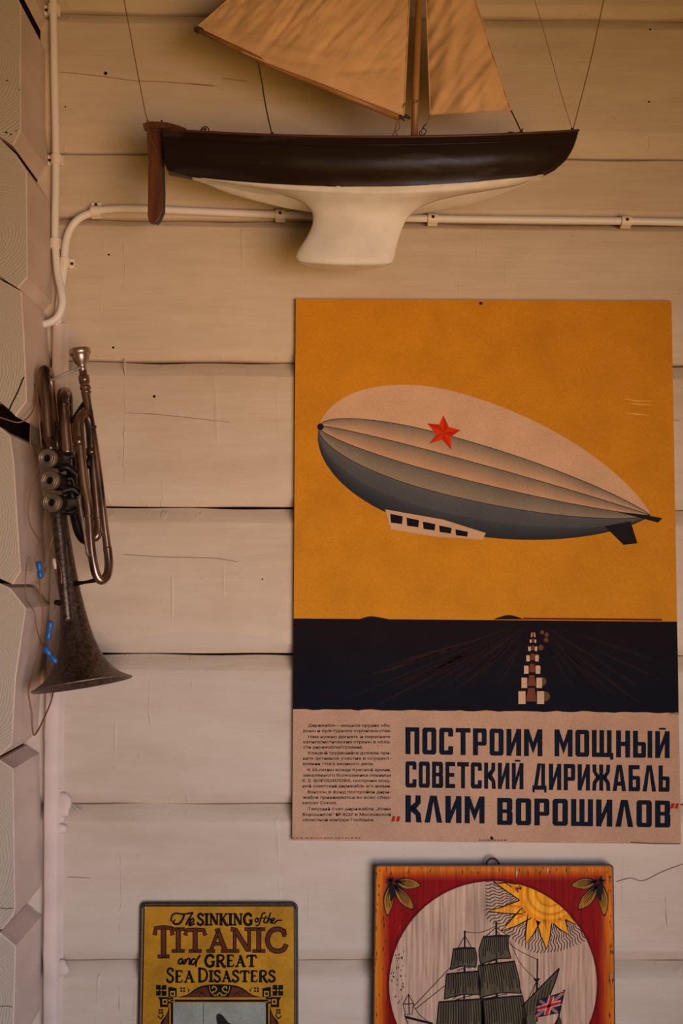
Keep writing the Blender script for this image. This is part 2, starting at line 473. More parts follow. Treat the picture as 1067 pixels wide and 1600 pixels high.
# ------------------------------------------------------------------ conduit
def conduit(name, pts, clips, label, base):
    root = thing(name, base, label, 'conduit', None)
    P = cr(pts, 8)
    b = MB(); b.tube([W(x, y, d) for x, y, d in P], 0.0060, 14, 0)
    b.build('pipe', M_CONDUIT, root)
    for (x, y, ang, hx) in clips:
        c = MB()
        o = W(x, y, 0.0075)
        t = Vector((math.cos(ang), 0, -math.sin(ang)))         # along the pipe
        n = Vector((math.sin(ang), 0, math.cos(ang))) * (hx or 1)     # towards the nail lug
        hw = 0.0078
        sec = [(-0.0100, -0.0080), (-0.0100, -0.0040), (-0.0088, -0.0020)] + [(-math.cos(math.pi * q / 10) * 0.0084, math.sin(math.pi * q / 10) * 0.0084) for q in range(11)]
        if hx == 0:
            n = Vector((math.sin(ang), 0, math.cos(ang)))
            sec += [(0.0088, -0.0020), (0.0100, -0.0040), (0.0100, -0.0080)]; nail = o + Vector((0, -0.0082, 0))
        else:
            sec += [(0.0088, -0.0020), (0.0145, -0.0020), (0.0145, -0.0080)]; nail = o + n * 0.0112 + Vector((0, 0.0018, 0))
        ring = lambda s: [o + t * s + n * a + Vector((0, -bb, 0)) for a, bb in sec]
        c.prism(ring(-hw), ring(hw), 0)
        ob = c.build('clip', M_CLIP, root, bevel=0.0008)
        nb = MB(); nb.lathe(nail, (0, -1, 0), [(0, 0.0024), (0.0010, 0.0024), (0.0016, 0.0014), (0.0017, 0.0)], 12)
        nb.build('nail', M_IRON, ob)
    return root


D_ = 0.0075
conduit('conduit', [(81, -60, D_), (83, 15, D_), (85, 120, D_), (87.5, 240, D_), (86.5, 330, D_), (86.5, 380, D_), (90, 425, 0.012), (96, 455, 0.019), (97.5, 474, 0.020), (92, 492, 0.02), (80, 503, 0.02), (62, 508, 0.02)],
        [(83, 15, math.pi / 2, -1), (88, 250, math.pi / 2, -1), (86, 381, math.pi / 2, -1)],
        'white plastic conduit running straight down the wall corner to a hook end', W(83, 15, 0))
conduit('conduit', [(1110, 348.5, D_), (978, 345.5, D_), (676, 341.5, D_), (438, 335.5, D_), (230, 327, D_), (175, 327, D_), (148, 331, D_), (123, 342, D_), (108, 362, D_), (102, 388, D_), (100.5, 415, D_), (97, 440, D_), (93, 470, D_), (90, 510, D_)],
        [(150, 330, -0.05, 1), (438, 335.5, 0.02, 0), (676, 341.5, 0.01, 0), (978, 345.5, 0.01, 0), (101, 411, math.pi / 2 + 0.05, 1)],
        'white plastic conduit bending from the corner to run level behind the model boat', W(438, 336, 0))


# ------------------------------------------------------------------ flat artwork laid on a panel
class Art:
    def __init__(s, d, tf=None): s.d = d; s.tf = tf or (lambda x, y: (x, y)); s.v = []; s.f = []; s.c = []; s.step = 0.00012

    def poly(s, pts, col, layer=1, raw=False):
        pts = [s.tf(p[0], p[1]) for p in pts]
        if len(pts) < 3: return
        b = len(s.v); c = col if raw else lin(col)
        for p in pts:
            s.v.append(W(p[0], p[1], s.d + layer * s.step)); s.c.append(c)
        if len(pts) <= 4: s.f.append(tuple(range(b, b + len(pts))))
        else:
            for tri in tessellate_polygon([[Vector((p[0], p[1], 0)) for p in pts]]): s.f.append(tuple(b + i for i in tri))

    def polyc(s, pts, cols, layer=1):
        b = len(s.v)
        for p, c in zip(pts, cols):
            p = s.tf(*p); s.v.append(W(p[0], p[1], s.d + layer * s.step)); s.c.append(lin(c))
        s.f.append(tuple(range(b, b + len(pts))))

    def rect(s, x0, y0, x1, y1, col, layer=1): s.poly([(x0, y0), (x1, y0), (x1, y1), (x0, y1)], col, layer)

    def ribbon(s, pts, wd, col, layer=1, closed=False, clip=None):
        P = [Vector((p[0], p[1])) for p in pts]; m = len(P)
        ws = wd if isinstance(wd, (list, tuple)) else [wd] * m
        A, B = [], []
        for i in range(m):
            if closed: t = P[(i + 1) % m] - P[i - 1]
            else: t = P[min(i + 1, m - 1)] - P[max(i - 1, 0)]
            if t.length < 1e-6: t = Vector((1, 0))
            t.normalize(); n = Vector((-t.y, t.x)) * ws[i] / 2
            A.append(P[i] + n); B.append(P[i] - n)
        for i in range(m if closed else m - 1):
            k = (i + 1) % m
            q = [A[i], A[k], B[k], B[i]]
            if clip: q = clip_poly(q, clip)
            s.poly(q, col, layer)

    def line(s, x0, y0, x1, y1, wd, col, layer=1): s.ribbon([(x0, y0), (x1, y1)], wd, col, layer)

    def disc(s, cx, cy, r, col, layer=1, n=28, ry=None, clip=None):
        pts = [(cx + r * math.cos(2 * math.pi * k / n), cy + (ry or r) * math.sin(2 * math.pi * k / n)) for k in range(n)]
        if clip: pts = clip_poly(pts, clip)
        s.poly(pts, col, layer)

    def text(s, string, x0, y, x1, h, col, layer=1, bold=0.0):
        """set one line: baseline y, cap height h, stretched between x0 and x1"""
        cu = bpy.data.curves.new('t', 'FONT'); cu.body = string; cu.size = 1.0; cu.resolution_u = 2; cu.offset = bold
        ob = bpy.data.objects.new('t', cu); COL.objects.link(ob)
        dg = bpy.context.evaluated_depsgraph_get(); me = bpy.data.meshes.new_from_object(ob.evaluated_get(dg))
        bpy.data.objects.remove(ob); bpy.data.curves.remove(cu)
        xs = [v.co.x for v in me.vertices]
        if not xs: return
        a, bx = min(xs), max(xs); b = len(s.v)
        for v in me.vertices:
            q = s.tf(x0 + (v.co.x - a) / (bx - a) * (x1 - x0), y - v.co.y / 0.73 * h)
            s.v.append(W(q[0], q[1], s.d + layer * s.step)); s.c.append(lin(col))
        for p in me.polygons: s.f.append(tuple(b + i for i in p.vertices))
        bpy.data.meshes.remove(me)

    def build(s, name, material, parent):
        o0 = parent_loc(parent)
        me = bpy.data.meshes.new(name); me.from_pydata([v - o0 for v in s.v], [], s.f)
        me.materials.append(material)
        a = me.attributes.new('ink', 'FLOAT_COLOR', 'POINT')
        for i, c in enumerate(s.c): a.data[i].color = (*c, 1)
        bm = bmesh.new(); bm.from_mesh(me); bm.normal_update()
        fl = [f for f in bm.faces if f.normal.y > 0]
        bmesh.ops.reverse_faces(bm, faces=fl); bm.to_mesh(me); bm.free()
        me.update()
        o = bpy.data.objects.new(name, me); COL.objects.link(o); o.parent = parent
        return o


def clip_poly(poly, conv):
    out = [Vector((p[0], p[1])) for p in poly]
    m = len(conv)
    area2 = sum(conv[i][0] * conv[(i + 1) % m][1] - conv[(i + 1) % m][0] * conv[i][1] for i in range(m))
    sg = 1 if area2 > 0 else -1
    for i in range(m):
        a = Vector(conv[i]); b = Vector(conv[(i + 1) % m]); e = b - a
        f = lambda p: sg * (e.x * (p.y - a.y) - e.y * (p.x - a.x))
        new = []
        for k in range(len(out)):
            p, q = out[k], out[(k + 1) % len(out)]
            fp, fq = f(p), f(q)
            if fp >= 0: new.append(p)
            if (fp > 0 > fq) or (fp < 0 < fq): new.append(p + (q - p) * (fp / (fp - fq)))
        out = new
        if not out: return []
    return out


# ------------------------------------------------------------------ block lettering
S_, H_ = 0.36, 0.165


def rc(x0, y0, x1, y1): return [(x0, y0), (x1, y0), (x1, y1), (x0, y1)]


def glyph(ch):
    S, H = S_, H_
    L = [rc(0, 0, S, 1)]
    diag = lambda w: [[(S, .08), (S, .46), (w - S, .92), (w - S, .54)]]
    if ch == 'П': return 1.0, L + [rc(1 - S, 0, 1, 1), rc(S, 1 - H, 1 - S, 1)]
    if ch == 'О': return 1.0, [[(0, .08), (.12, 0), (S, 0), (S, 1), (.12, 1), (0, .92)], [(1, .08), (.88, 0), (1 - S, 0), (1 - S, 1), (.88, 1), (1, .92)], rc(S, 0, 1 - S, H), rc(S, 1 - H, 1 - S, 1)]
    if ch == 'С': return 1.0, [[(0, .08), (.12, 0), (S, 0), (S, 1), (.12, 1), (0, .92)], rc(S, 0, 1 - S, H), rc(S, 1 - H, 1 - S, 1), [(1 - S, 0), (.9, 0), (1, .07), (1, .32), (1 - S, .32)], [(1 - S, 1), (.9, 1), (1, .93), (1, .68), (1 - S, .68)]]
    if ch == 'Т': return 1.0, [rc(-.03, 1 - H, 1.03, 1), rc(.5 - S / 2, 0, .5 + S / 2, 1 - H)]
    if ch == 'Р': return 0.98, L + [rc(S, 1 - H, .62, 1), rc(S, .36, .62, .36 + H * .9), [(.62, .36), (.88, .36), (.98, .43), (.98, .93), (.88, 1), (.62, 1)]]
    if ch in 'ИЙ':
        g = L + [rc(1.05 - S, 0, 1.05, 1)] + diag(1.05)
        if ch == 'Й': g = g + [[(.25, 1.05), (.8, 1.05), (.74, 1.12), (.31, 1.12)]]
        return 1.05, g
    if ch == 'М':
        w = 1.3
        return w, [rc(0, 0, .34, 1), rc(w - .34, 0, w, 1), [(.34, 1), (w / 2, .52), (w / 2, .08), (.34, .55)], [(w - .34, 1), (w / 2, .52), (w / 2, .08), (w - .34, .55)]]
    if ch in 'ШЩ':
        w = 1.42; g = [rc(0, 0, .34, 1), rc(w / 2 - .17, 0, w / 2 + .17, 1), rc(w - .34, 0, w, 1), rc(.34, 0, w / 2 - .17, H), rc(w / 2 + .17, 0, w - .34, H)]
        if ch == 'Щ': g.append(rc(w, -.09, w + .12, H)); g.append(rc(w - .12, -.09, w, 0)); w += .12
        return w, g
    if ch == 'Н': return 1.02, L + [rc(1.02 - S, 0, 1.02, 1), rc(S, .42, 1.02 - S, .42 + H)]
    if ch in 'ЬЫ':
        g = L + [rc(S, 0, .60, H), rc(S, .44, .60, .44 + H * .9), [(.60, 0), (.86, 0), (.94, .07), (.94, .52), (.86, .44 + H * .9), (.60, .44 + H * .9)]]
        if ch == 'Ы': return 1.4, g + [rc(1.05, 0, 1.4, 1)]
        return .94, g
    if ch == 'В': return 1.0, L + [rc(S, 0, .62, H), rc(S, .44, .62, .44 + H * .85), rc(S, 1 - H, .62, 1), [(.62, 0), (.9, 0), (1, .08), (1, .45), (.93, .51), (.62, .51)], [(.62, .51), (.93, .51), (.98, .57), (.98, .93), (.88, 1), (.62, 1)]]
    if ch == 'Е': return .88, L + [rc(S, 0, .88, H), rc(S, .43, .80, .43 + H * .9), rc(S, 1 - H, .88, 1)]
    if ch == 'К': return 1.04, L + [[(S, .40), (S, .62), (.64, .75), (.66, 1), (1.0, 1), (1.0, .72), (.72, .52)], [(S, .62), (.72, .52), (1.0, .32), (1.06, 0), (.70, 0), (.66, .27), (S, .40)]]
    if ch == 'Д': return 1.2, [[(.14, H), (.42, 1), (.75, 1), (.46, H)], rc(.75, H, 1.08, 1), rc(0, 0, 1.2, H), rc(0, -.1, .2, 0), rc(1.0, -.1, 1.2, 0)]
    if ch == 'Ж':
        w = 1.5; c = w / 2
        g = [rc(c - .17, 0, c + .17, 1)]
        for sx in (-1, 1):
            f = lambda x: c + sx * x
            g += [[(f(.17), .42), (f(.17), .60), (f(.40), .72), (f(.42), 1), (f(.75), 1), (f(.73), .72), (f(.46), .51)], [(f(.17), .60), (f(.46), .51), (f(.73), .32), (f(.77), 0), (f(.44), 0), (f(.40), .28), (f(.17), .42)]]
        return w, g
    if ch in 'АЛ':
        w = 1.16; g = [[(0, 0), (.36, 0), (w / 2 + .0, .78), (w / 2, 1), (.36, 1)], [(w, 0), (w - .36, 0), (w / 2, .78), (w / 2, 1), (w - .36, 1)]]
        if ch == 'А': g.append([(.38, .2), (w - .38, .2), (w - .43, .36), (.43, .36)])
        return w, g
    if ch == 'Б': return .98, L + [rc(S, 1 - H, .94, 1), rc(S, 0, .62, H), rc(S, .44, .62, .44 + H * .9), [(.62, 0), (.9, 0), (.98, .07), (.98, .52), (.9, .44 + H * .9), (.62, .44 + H * .9)]]
    return .5, []


def headline(art, word, x0, y0, x1, y1, slope, col, layer):
    gs = [glyph(c) for c in word]; gap = 0.20
    tot = sum(g[0] for g in gs) + gap * (len(gs) - 1); k = (x1 - x0) / tot
    x = 0
    for w_, polys in gs:
        for p in polys:
            q = []
            for (a, b) in p:
                xx = x0 + (x + a) * k
                q.append((xx, y1 - b * (y1 - y0) + slope * (xx - x0)))
            art.poly(q, col, layer)
        x += w_ + gap


# ------------------------------------------------------------------ poster
PD = 0.009
poster = thing('poster', W(760, 1316, 0.0), 'large ochre poster of a grey airship with red star and dark block lettering below', 'poster')
TL, TR, BR, BL = (462, 467), (1049, 470.5), (1064, 1319), (456.5, 1313)


def bil(u, v):
    return ((TL[0] * (1 - u) + TR[0] * u) * (1 - v) + (BL[0] * (1 - u) + BR[0] * u) * v,
            (TL[1] * (1 - u) + TR[1] * u) * (1 - v) + (BL[1] * (1 - u) + BR[1] * u) * v)


pb = MB()
pb.prism([W(*TL, PD), W(*TR, PD), W(*BR, PD), W(*BL, PD)], [W(*p, 0.0015) for p in (TL, TR, BR, BL)], 0)
pb.build('panel', M_PAPEREDGE, poster, bevel=0.0008)
OCHRE = (190, 128, 34); CREAM = (178, 143, 115); NAVY = (22, 28, 40)
bg = Art(PD)
vh = (967.5 - 467) / 848.0; vf = (1109 - 467) / 847.0
NU = 24
for i in range(NU):
    u0, u1 = i / NU, (i + 1) / NU
    bg.poly([bil(u0, 0), bil(u1, 0), bil(u1, vf), bil(u0, vf)], OCHRE, 1)
    bg.poly([bil(u0, vf), bil(u1, vf), bil(u1, 1), bil(u0, 1)], CREAM, 1)
bg.build('sheet', M_INK, poster)
# the dark field with its torn lower edge and furrows
fa = Art(PD)
top = [bil(i / 60, vh) for i in range(61)]
bot = [(bil(i / 60, vf)[0], bil(i / 60, vf)[1] + 2.6 * noise.noise(Vector((i * .45, 2, 0))) + 1.5 * noise.noise(Vector((i * 1.7, 9, 0)))) for i in range(61)]
for i in range(60): fa.polyc([top[i], top[i + 1], bot[i + 1], bot[i]], [(28, 22, 26), (28, 22, 26), (20, 23, 32), (20, 23, 32)], 2)
random.seed(3)
for k in range(46):
    a = random.uniform(-1, 1); xb_ = 835 + a * 420 + (60 if a > 0 else -60); yb_ = 1106
    t0, t1 = random.uniform(0.05, 0.35), random.uniform(0.5, 1.0)
    p0 = (835 + (xb_ - 835) * t0 * .9 + 10 * a, 970 + (yb_ - 970) * t0); p1 = (835 + (xb_ - 835) * t1, 970 + (yb_ - 970) * t1)
    if not (462 < p1[0] < 1056): continue
    fa.ribbon([p0, ((p0[0] + p1[0]) / 2, (p0[1] + p1[1]) / 2), p1], [0.8, random.uniform(2, 5), 1], random.choice([(38, 27, 27), (44, 30, 28), (34, 27, 29)]), 3)
for k in range(8):    # lane of plain pale blocks along the field
    t = (k / 7.0) ** 1.7; y = 990 + t * 100; x = 833 - 3 * t; s = 3.0 + 17 * t
    fa.rect(x - s, y - s * .5, x - s * .45, y + s * .5, (190, 160, 126), 4)
    fa.rect(x + s * .45, y - s * .5, x + s, y + s * .5, (190, 160, 126), 4)
    fa.poly([(x - s * .42, y + s * .3), (x + s * .42, y + s * .3), (x + s * .25, y - s * .75), (x - s * .25, y - s * .75)], (110, 62, 44), 4)
    fa.disc(x + 14 + 8 * math.sin(k * 1.1), y - 2, 2.5 + s * .25, (96, 70, 44), 3, 12)
# a low far bank on the horizon
fa.ribbon([(818, 966.5), (930, 967.5), (1034, 968.5)], 3.0, (104, 44, 26), 4)
fa.poly(cr([(560, 968), (580, 963), (610, 968)], 5), (34, 26, 30), 4)
fa.poly(cr([(770, 968), (795, 961), (820, 968)], 5), (34, 26, 30), 4)
fa.build('field_picture', M_INK, poster)

# airship
k3 = lambda x, y: (450 + x / 1.7293, 450 + y / 1.7293)
aa = Art(PD, k3)
# a plain striped airship: a tapered cigar along a tilted axis, cut into even bands
AX0, AX1 = Vector((84, 374)), Vector((978, 614))
AXD = (AX1 - AX0); AXN = Vector((-AXD.y, AXD.x)).normalized()
NB = 56


def cigar(t, f):
    m = .36
    r = math.sqrt(max(0, 1 - ((t - m) / m) ** 2)) if t < m else max(0, 1 - ((t - m) / (1 - m)) ** 2) ** .78
    return AX0 + AXD * t + AXN * (186 * r * f)


TS = [.5 - .5 * math.cos(math.pi * i / NB) for i in range(NB + 1)]
EDGE = [-1, -.36, -.08, .20, .48, .74, 1]
PALE = (196, 160, 128)
SH = [(PALE, PALE), ((112, 106, 94), (194, 154, 120)), ((108, 103, 92), (192, 150, 114)), ((98, 96, 90), (140, 124, 102)), ((84, 86, 86), (74, 76, 78)), ((66, 68, 70), (42, 46, 52))]
for k, (ca, cb_) in enumerate(SH):
    for t0, t1 in zip(TS, TS[1:]):
        for q in range(4):
            f0, f1 = [EDGE[k] + (EDGE[k + 1] - EDGE[k]) * z / 4 for z in (q, q + 1)]
            mixc = lambda z: tuple(x + (y - x) * (z ** 0.8) for x, y in zip(ca, cb_))
            aa.polyc([tuple(cigar(t0, f0)), tuple(cigar(t1, f0)), tuple(cigar(t1, f1)), tuple(cigar(t0, f1))], [mixc(q / 4)] * 2 + [mixc((q + 1) / 4)] * 2, 3)
for e in EDGE[1:5]:
    aa.ribbon([tuple(cigar(t, e)) for t in TS], 1.6, (44, 36, 30), 5)
aa.disc(cigar(0.004, 0).x, cigar(0.004, 0).y, 9, (34, 30, 30), 6, 14)
# tail fins
aa.poly([tuple(cigar(.90, .2)), tuple(cigar(.97, .15)), (1012, 622), (1000, 634)], (36, 32, 32), 5)
aa.poly([tuple(cigar(.88, .75)), tuple(cigar(.95, .7)), (944, 690), (906, 694)], (32, 31, 34), 5)
aa.build('airship_picture', M_INK, poster)
ga = Art(PD, k3)
ga.poly([(262, 598), (420, 626), (534, 662), (526, 680), (400, 672), (278, 652)], (190, 158, 126), 5)
for q in range(5):
    x = 276 + q * 44; y = 610 + q * 10.5
    ga.poly([(x, y), (x + 34, y + 7), (x + 32, y + 28 - 2 * q), (x + 2, y + 24 - 2 * q)], (26, 24, 27), 6)
ga.build('gondola_picture', M_INK, poster)
sa = Art(PD, k3)
c0 = (421, 391)
star = []
for i, (dx, dy) in enumerate([(-1, -47), (13, -16), (45, -7), (19, 11), (20, 46), (-4, 19), (-40, 30), (-20, 6), (-45, -25), (-13, -22)]): star.append((c0[0] + dx, c0[1] + dy))
sa.poly(star, (200, 54, 20), 6)
for i in range(5): sa.poly([c0, star[2 * i], star[2 * i + 1]], (174, 42, 17), 7)
sa.build('star_emblem', M_INK, poster)
# lettering
k4 = lambda x, y: (450 + x / 1.7293, 880 + y / 1.7293)
ha = Art(PD, k4)
for wd, x0, x1, y0, y1 in (('ПОСТРОИМ', 317, 687, 443, 516), ('МОЩНЫЙ', 720, 1031, 449, 522), ('СОВЕТСКИЙ', 317, 636, 535, 606), ('ДИРИЖАБЛЬ', 660, 1031, 541, 612), ('КЛИМ', 317, 531, 627, 700), ('ВОРОШИЛОВ', 565, 1033, 634, 707)):
    headline(ha, wd, x0, y0, x1, y1, 0.016, NAVY, 2)
ha.build('headline_lettering', M_INK, poster)
for x, y in ((280, 684), (293, 684), (1034, 649), (1046, 649)):
    qa = Art(PD, k4); qa.poly([(x + 2, y), (x + 11, y), (x + 7, y + 14), (x - 2, y + 14)], (158, 44, 30), 2)
    qa.build('quotation_mark', M_INK, poster)['label'] = 'red quotation mark'
k5 = lambda x, y: (450 + x / 3.442, 1110 + y / 3.442)
ta = Art(PD, k5)
TEXT = [(88, 108, 553, 'Дирижабль—мощное орудие обо-'), (117, 82, 553, 'роны и культурного строительства.'), (149, 108, 553, 'Нам нужно догнать и перегнать'), (177, 82, 553, 'капиталистические страны в обла-'), (205, 82, 402, 'сти дирижаблестроения.'),
        (236, 108, 553, 'Каждый трудящийся должен при-'), (265, 80, 553, 'нять активное участие в осущест-'), (294, 80, 460, 'влении этого великого дела.'), (327, 106, 553, 'К 50-летию вождя Красной армии,'), (356, 80, 553, 'закаленного большевика-ленинца'),
        (385, 78, 553, 'К. Е. ВОРОШИЛОВА, построим мощ-'), (414, 78, 553, 'ный советский дирижабль его имени.'), (446, 106, 553, 'Взносы в фонд постройки дири-'), (475, 78, 553, 'жабля принимаются во всех сбер-'), (504, 78, 262, 'кассах Союза.'),
        (537, 106, 553, 'Текущий счет дирижабля „Клим'), (567, 78, 553, 'Ворошилов“ № 8227 в Московской'), (596, 78, 463, 'областной конторе Госбанка.')]
for y, x0, x1, s in TEXT:
    if x0 > 100 and ta.v:
        ta.build('paragraph_lettering', M_INK, poster); ta = Art(PD, k5)
    ta.text(s, x0, y, x1, 15.5, (20, 14, 17), 2, 0.020)
ta.build('paragraph_lettering', M_INK, poster); ta = Art(PD, k5)
random.seed(5)
x = 24
while x < 388:      # illegible imprint, a row of specks
    l = random.uniform(4, 16); ta.rect(x, 684, x + l, 688.5, (70, 48, 40), 2); x += l + random.uniform(3, 9)
ta.build('imprint_line', M_INK, poster)
ma = Art(PD)
x = 748
while x < 792:
    l = random.uniform(2, 6); ma.rect(x, 1312, x + l, 1313.5, (70, 48, 40), 2); x += l + 1.6
ma.build('imprint_line', M_INK, poster); ma = Art(PD)
ma.ribbon([(985, 1316), (1020, 1318), (1062, 1318.5)], 1.4, (80, 48, 36), 2)
ma.build('imprint_line', M_INK, poster); ma = Art(PD)
ma.ribbon(cr([(1045, 1116), (1050, 1114.5), (1056, 1116), (1061, 1115)], 4), 1.0, (50, 34, 34), 2)
ma.build('artist_mark', M_INK, poster); ma = Art(PD)
for p in ([(976, 623), (992, 626), (1018, 627)], [(984, 630), (1000, 632), (1016, 632)], [(978, 645), (995, 647), (1014, 649)]): ma.ribbon(p, [0.6, 1.6, 0.6], (224, 176, 92), 2)
ma.build('scratches', M_INK, poster)['label'] = 'pale scratches in the ochre'
for px_, py_ in ((751, 475), (768, 1309)):
    n = MB(); n.lathe(W(px_, py_, PD - 0.002), (0, -1, 0), [(0, 0.0012), (0.0035, 0.0012), (0.0036, 0.0024), (0.0046, 0.0018), (0.005, 0)], 12)
    n.build('nail', M_IRON, poster)

# ------------------------------------------------------------------ tin sign
sign = thing('tin_sign', W(341, 1790, 0.0), 'yellow embossed tin sign lettered with the sinking of the titanic', 'sign')
SD = 0.009


def rrect(x0, y0, x1, y1, r, n=5):
    out = []
    for cx, cy, a0 in ((x1 - r, y0 + r, -90), (x1 - r, y1 - r, 0), (x0 + r, y1 - r, 90), (x0 + r, y0 + r, 180)):
        for k in range(n + 1):
            a = R(a0 + 90 * k / n); out.append((cx + r * math.cos(a), cy + r * math.sin(a)))
    return out


SB = 1772
skx = lambda x, y: (x + (y - 1412) * (-0.019 if x < 342 else 0.004) * abs(x - 342) / 124, y)


def loop(ins, r, d): return [W(*skx(*p), d) for p in rrect(219 + ins, 1409.5 + ins, 465.5 - ins, SB - ins, r)]


sb = MB()
rows = [loop(0, 9, 0.001), loop(0, 9, 0.006), loop(1.2, 8.5, 0.0085), loop(3.2, 7, 0.0085), loop(4.6, 6, 0.0068), loop(6.2, 5, 0.0068), loop(7.6, 4.5, SD)]
b = sb.quadgrid([[r[i] for i in range(len(r))] for r in rows], 0, True, True)
sb.build('rolled_rim', M_TINEDGE, sign)
ks = lambda x, y: (200 + x / 3.811, 1390 + y / 3.811)
sg = Art(SD - 0.0001)
sg.poly([skx(*p) for p in rrect(226.2, 1416.6, 458.6, SB - 7, 4)], (176, 126, 34), 1)
for x0, wd, c in ((223.2, 1.3, (150, 106, 34)), (461.2, 1.0, (130, 92, 34))):
    sg.ribbon([skx(x0, 1420), skx(x0, 1600), skx(x0, SB - 10)], wd, c, -8)
sg.ribbon([skx(228, 1413.2), skx(456, 1413.0)], 1.0, (150, 106, 34), -8)
sg.build('face', M_TIN, sign)
INKC = (22, 20, 18); BROWN = (92, 46, 28)
sl = Art(SD, ks)


def serif_word(art, word, x0, x1, ytop, ybase, col, layer, thick, caps=None, fill=None, bulge=0, wid=None):
    """seriffed capitals drawn as pen strokes"""
    def G(ch):
        T, t = 1.0, 0.55
        sf = lambda x, y, l=.22: ([(x - l, y), (x + l, y)], .55)
        if ch == 'I': return .34, [([(.17, 0), (.17, 1)], T), sf(.17, .03), sf(.17, .97)]
        if ch == 'T': return .78, [([(.39, 0), (.39, .95)], T), ([(.03, .72), (.07, .93), (.39, .95), (.71, .93), (.76, .72)], .75), sf(.39, .03)]
        if ch == 'N': return .80, [([(.14, 0), (.14, .95)], t), ([(.02, .97), (.16, .95), (.64, .06)], T), ([(.68, 1), (.68, .02)], t), sf(.14, .03, .15), sf(.68, .97, .15)]
        if ch == 'A': return .80, [([(.36, .98), (.66, .04)], T), ([(.42, .96), (.12, .04)], t), ([(.22, .34), (.58, .34)], t), sf(.12, .03, .14), sf(.68, .03, .16)]
        if ch == 'C': return .80, [(cr([(.72, .72), (.66, .9), (.45, .98), (.2, .86), (.08, .5), (.2, .14), (.45, .02), (.68, .1), (.78, .3)], 4), T), ([(.71, .96), (.71, .66)], t)]
        if ch == 'S': return .56, [(cr([(.48, .76), (.42, .92), (.26, .98), (.1, .88), (.09, .7), (.26, .54), (.44, .4), (.48, .2), (.34, .04), (.16, .03), (.05, .16), (.04, .26)], 4), .85), ([(.48, .98), (.48, .74)], .45), ([(.04, .02), (.04, .28)], .45)]
        if ch == 'K': return .72, [([(.14, 0), (.14, 1)], T), ([(.6, .97), (.2, .46)], t), (cr([(.3, .58), (.48, .22), (.6, .04), (.74, .0)], 4), T), sf(.14, .03, .16), sf(.14, .97, .16), sf(.6, .97, .12)]
        if ch == 'G': return .82, [(cr([(.68, .76), (.6, .92), (.42, .98), (.2, .86), (.08, .5), (.2, .14), (.44, .02), (.68, .14)], 4), T), ([(.68, .44), (.68, .06)], T), sf(.66, .44, .17), ([(.69, .96), (.69, .7)], t)]
        if ch == 'R': return .74, [([(.14, 0), (.14, 1)], T), (cr([(.14, .97), (.42, .97), (.58, .84), (.55, .62), (.38, .5), (.16, .48)], 4), .75), (cr([(.34, .5), (.5, .2), (.62, .03), (.76, .0)], 4), T), sf(.14, .03, .16)]
        if ch == 'E': return .62, [([(.14, 0), (.14, 1)], T), ([(.03, .97), (.54, .97), (.54, .8)], t), ([(.14, .52), (.46, .52)], t), ([(.03, .03), (.5, .03), (.58, .22)], t)]
        if ch == 'D': return .84, [([(.14, 0), (.14, 1)], T), (cr([(.02, .97), (.3, .98), (.62, .85), (.76, .5), (.62, .15), (.3, .02), (.02, .03)], 4), .8)]
        return .35, []
    gs = []; tot = 0
    for i, ch in enumerate(word):
        wgt, st = G(ch); sc = 1.0
        if caps and i in caps: sc = caps[i]
        gs.append((wgt, st, sc)); tot += wgt * (1 if sc >= 1 else .95) + .07
    k = (x1 - x0) / (tot - .07); x = x0; h = ybase - ytop
    for wgt, st, sc in gs:
        for pts, wd in st:
            q = [(x + a * k, ybase - bb * h * (1.0 if sc >= 1 else 1.0) + (0 if sc <= 1 else (1 - bb) * 0) - (bb * h * (sc - 1))) for a, bb in pts]
            if fill is None: art.ribbon(q, wd * thick, col, layer)
            else:
                n = len(q)
                e0 = Vector(q[0]) - Vector(q[1]); e1 = Vector(q[-1]) - Vector(q[-2])
                e0.normalize(); e1.normalize(); ext = 3.5
                q2 = [tuple(Vector(q[0]) + e0 * ext)] + q[1:-1] + [tuple(Vector(q[-1]) + e1 * ext)]
                art.ribbon(q2, wd * thick + 10.5, col, layer); art.ribbon(q, wd * thick, fill, layer + 1)
        x += wgt * k + .07 * k


serif_word(sl, 'SINKING', 413, 742, 143, 212, INKC, 2, 17)
# TITANIC: the first letter hangs below the line
serif_word(sl, 'T', 155, 268, 216, 404, INKC, 2, 23, fill=BROWN)
serif_word(sl, 'ITANIC', 272, 945, 232, 370, INKC, 4, 20, fill=BROWN)
serif_word(sl, 'GREAT', 455, 766, 389, 460, INKC, 2, 17)
serif_word(sl, 'SEA', 230, 396, 482, 553, INKC, 2, 16, caps={0: 1.2})
serif_word(sl, 'DISASTERS', 416, 878, 482, 550, INKC, 2, 16, caps={0: 1.2})


def script(pts, wd=8, n=5): sl.ribbon(cr(pts, n), wd * 1.3, INKC, 2)


# The
script([(256, 188), (262, 155), (285, 142), (330, 146), (386, 138)], 8); script([(335, 144), (326, 175), (305, 202), (278, 204), (268, 192)], 10); script([(258, 188), (270, 190), (282, 178)], 6)
script([(388, 134), (366, 170), (344, 212)], 8); script([(348, 204), (360, 178), (372, 180), (362, 208), (376, 216)], 8); script([(374, 200), (392, 186), (386, 172), (372, 184), (370, 204), (382, 210), (398, 200)], 8)
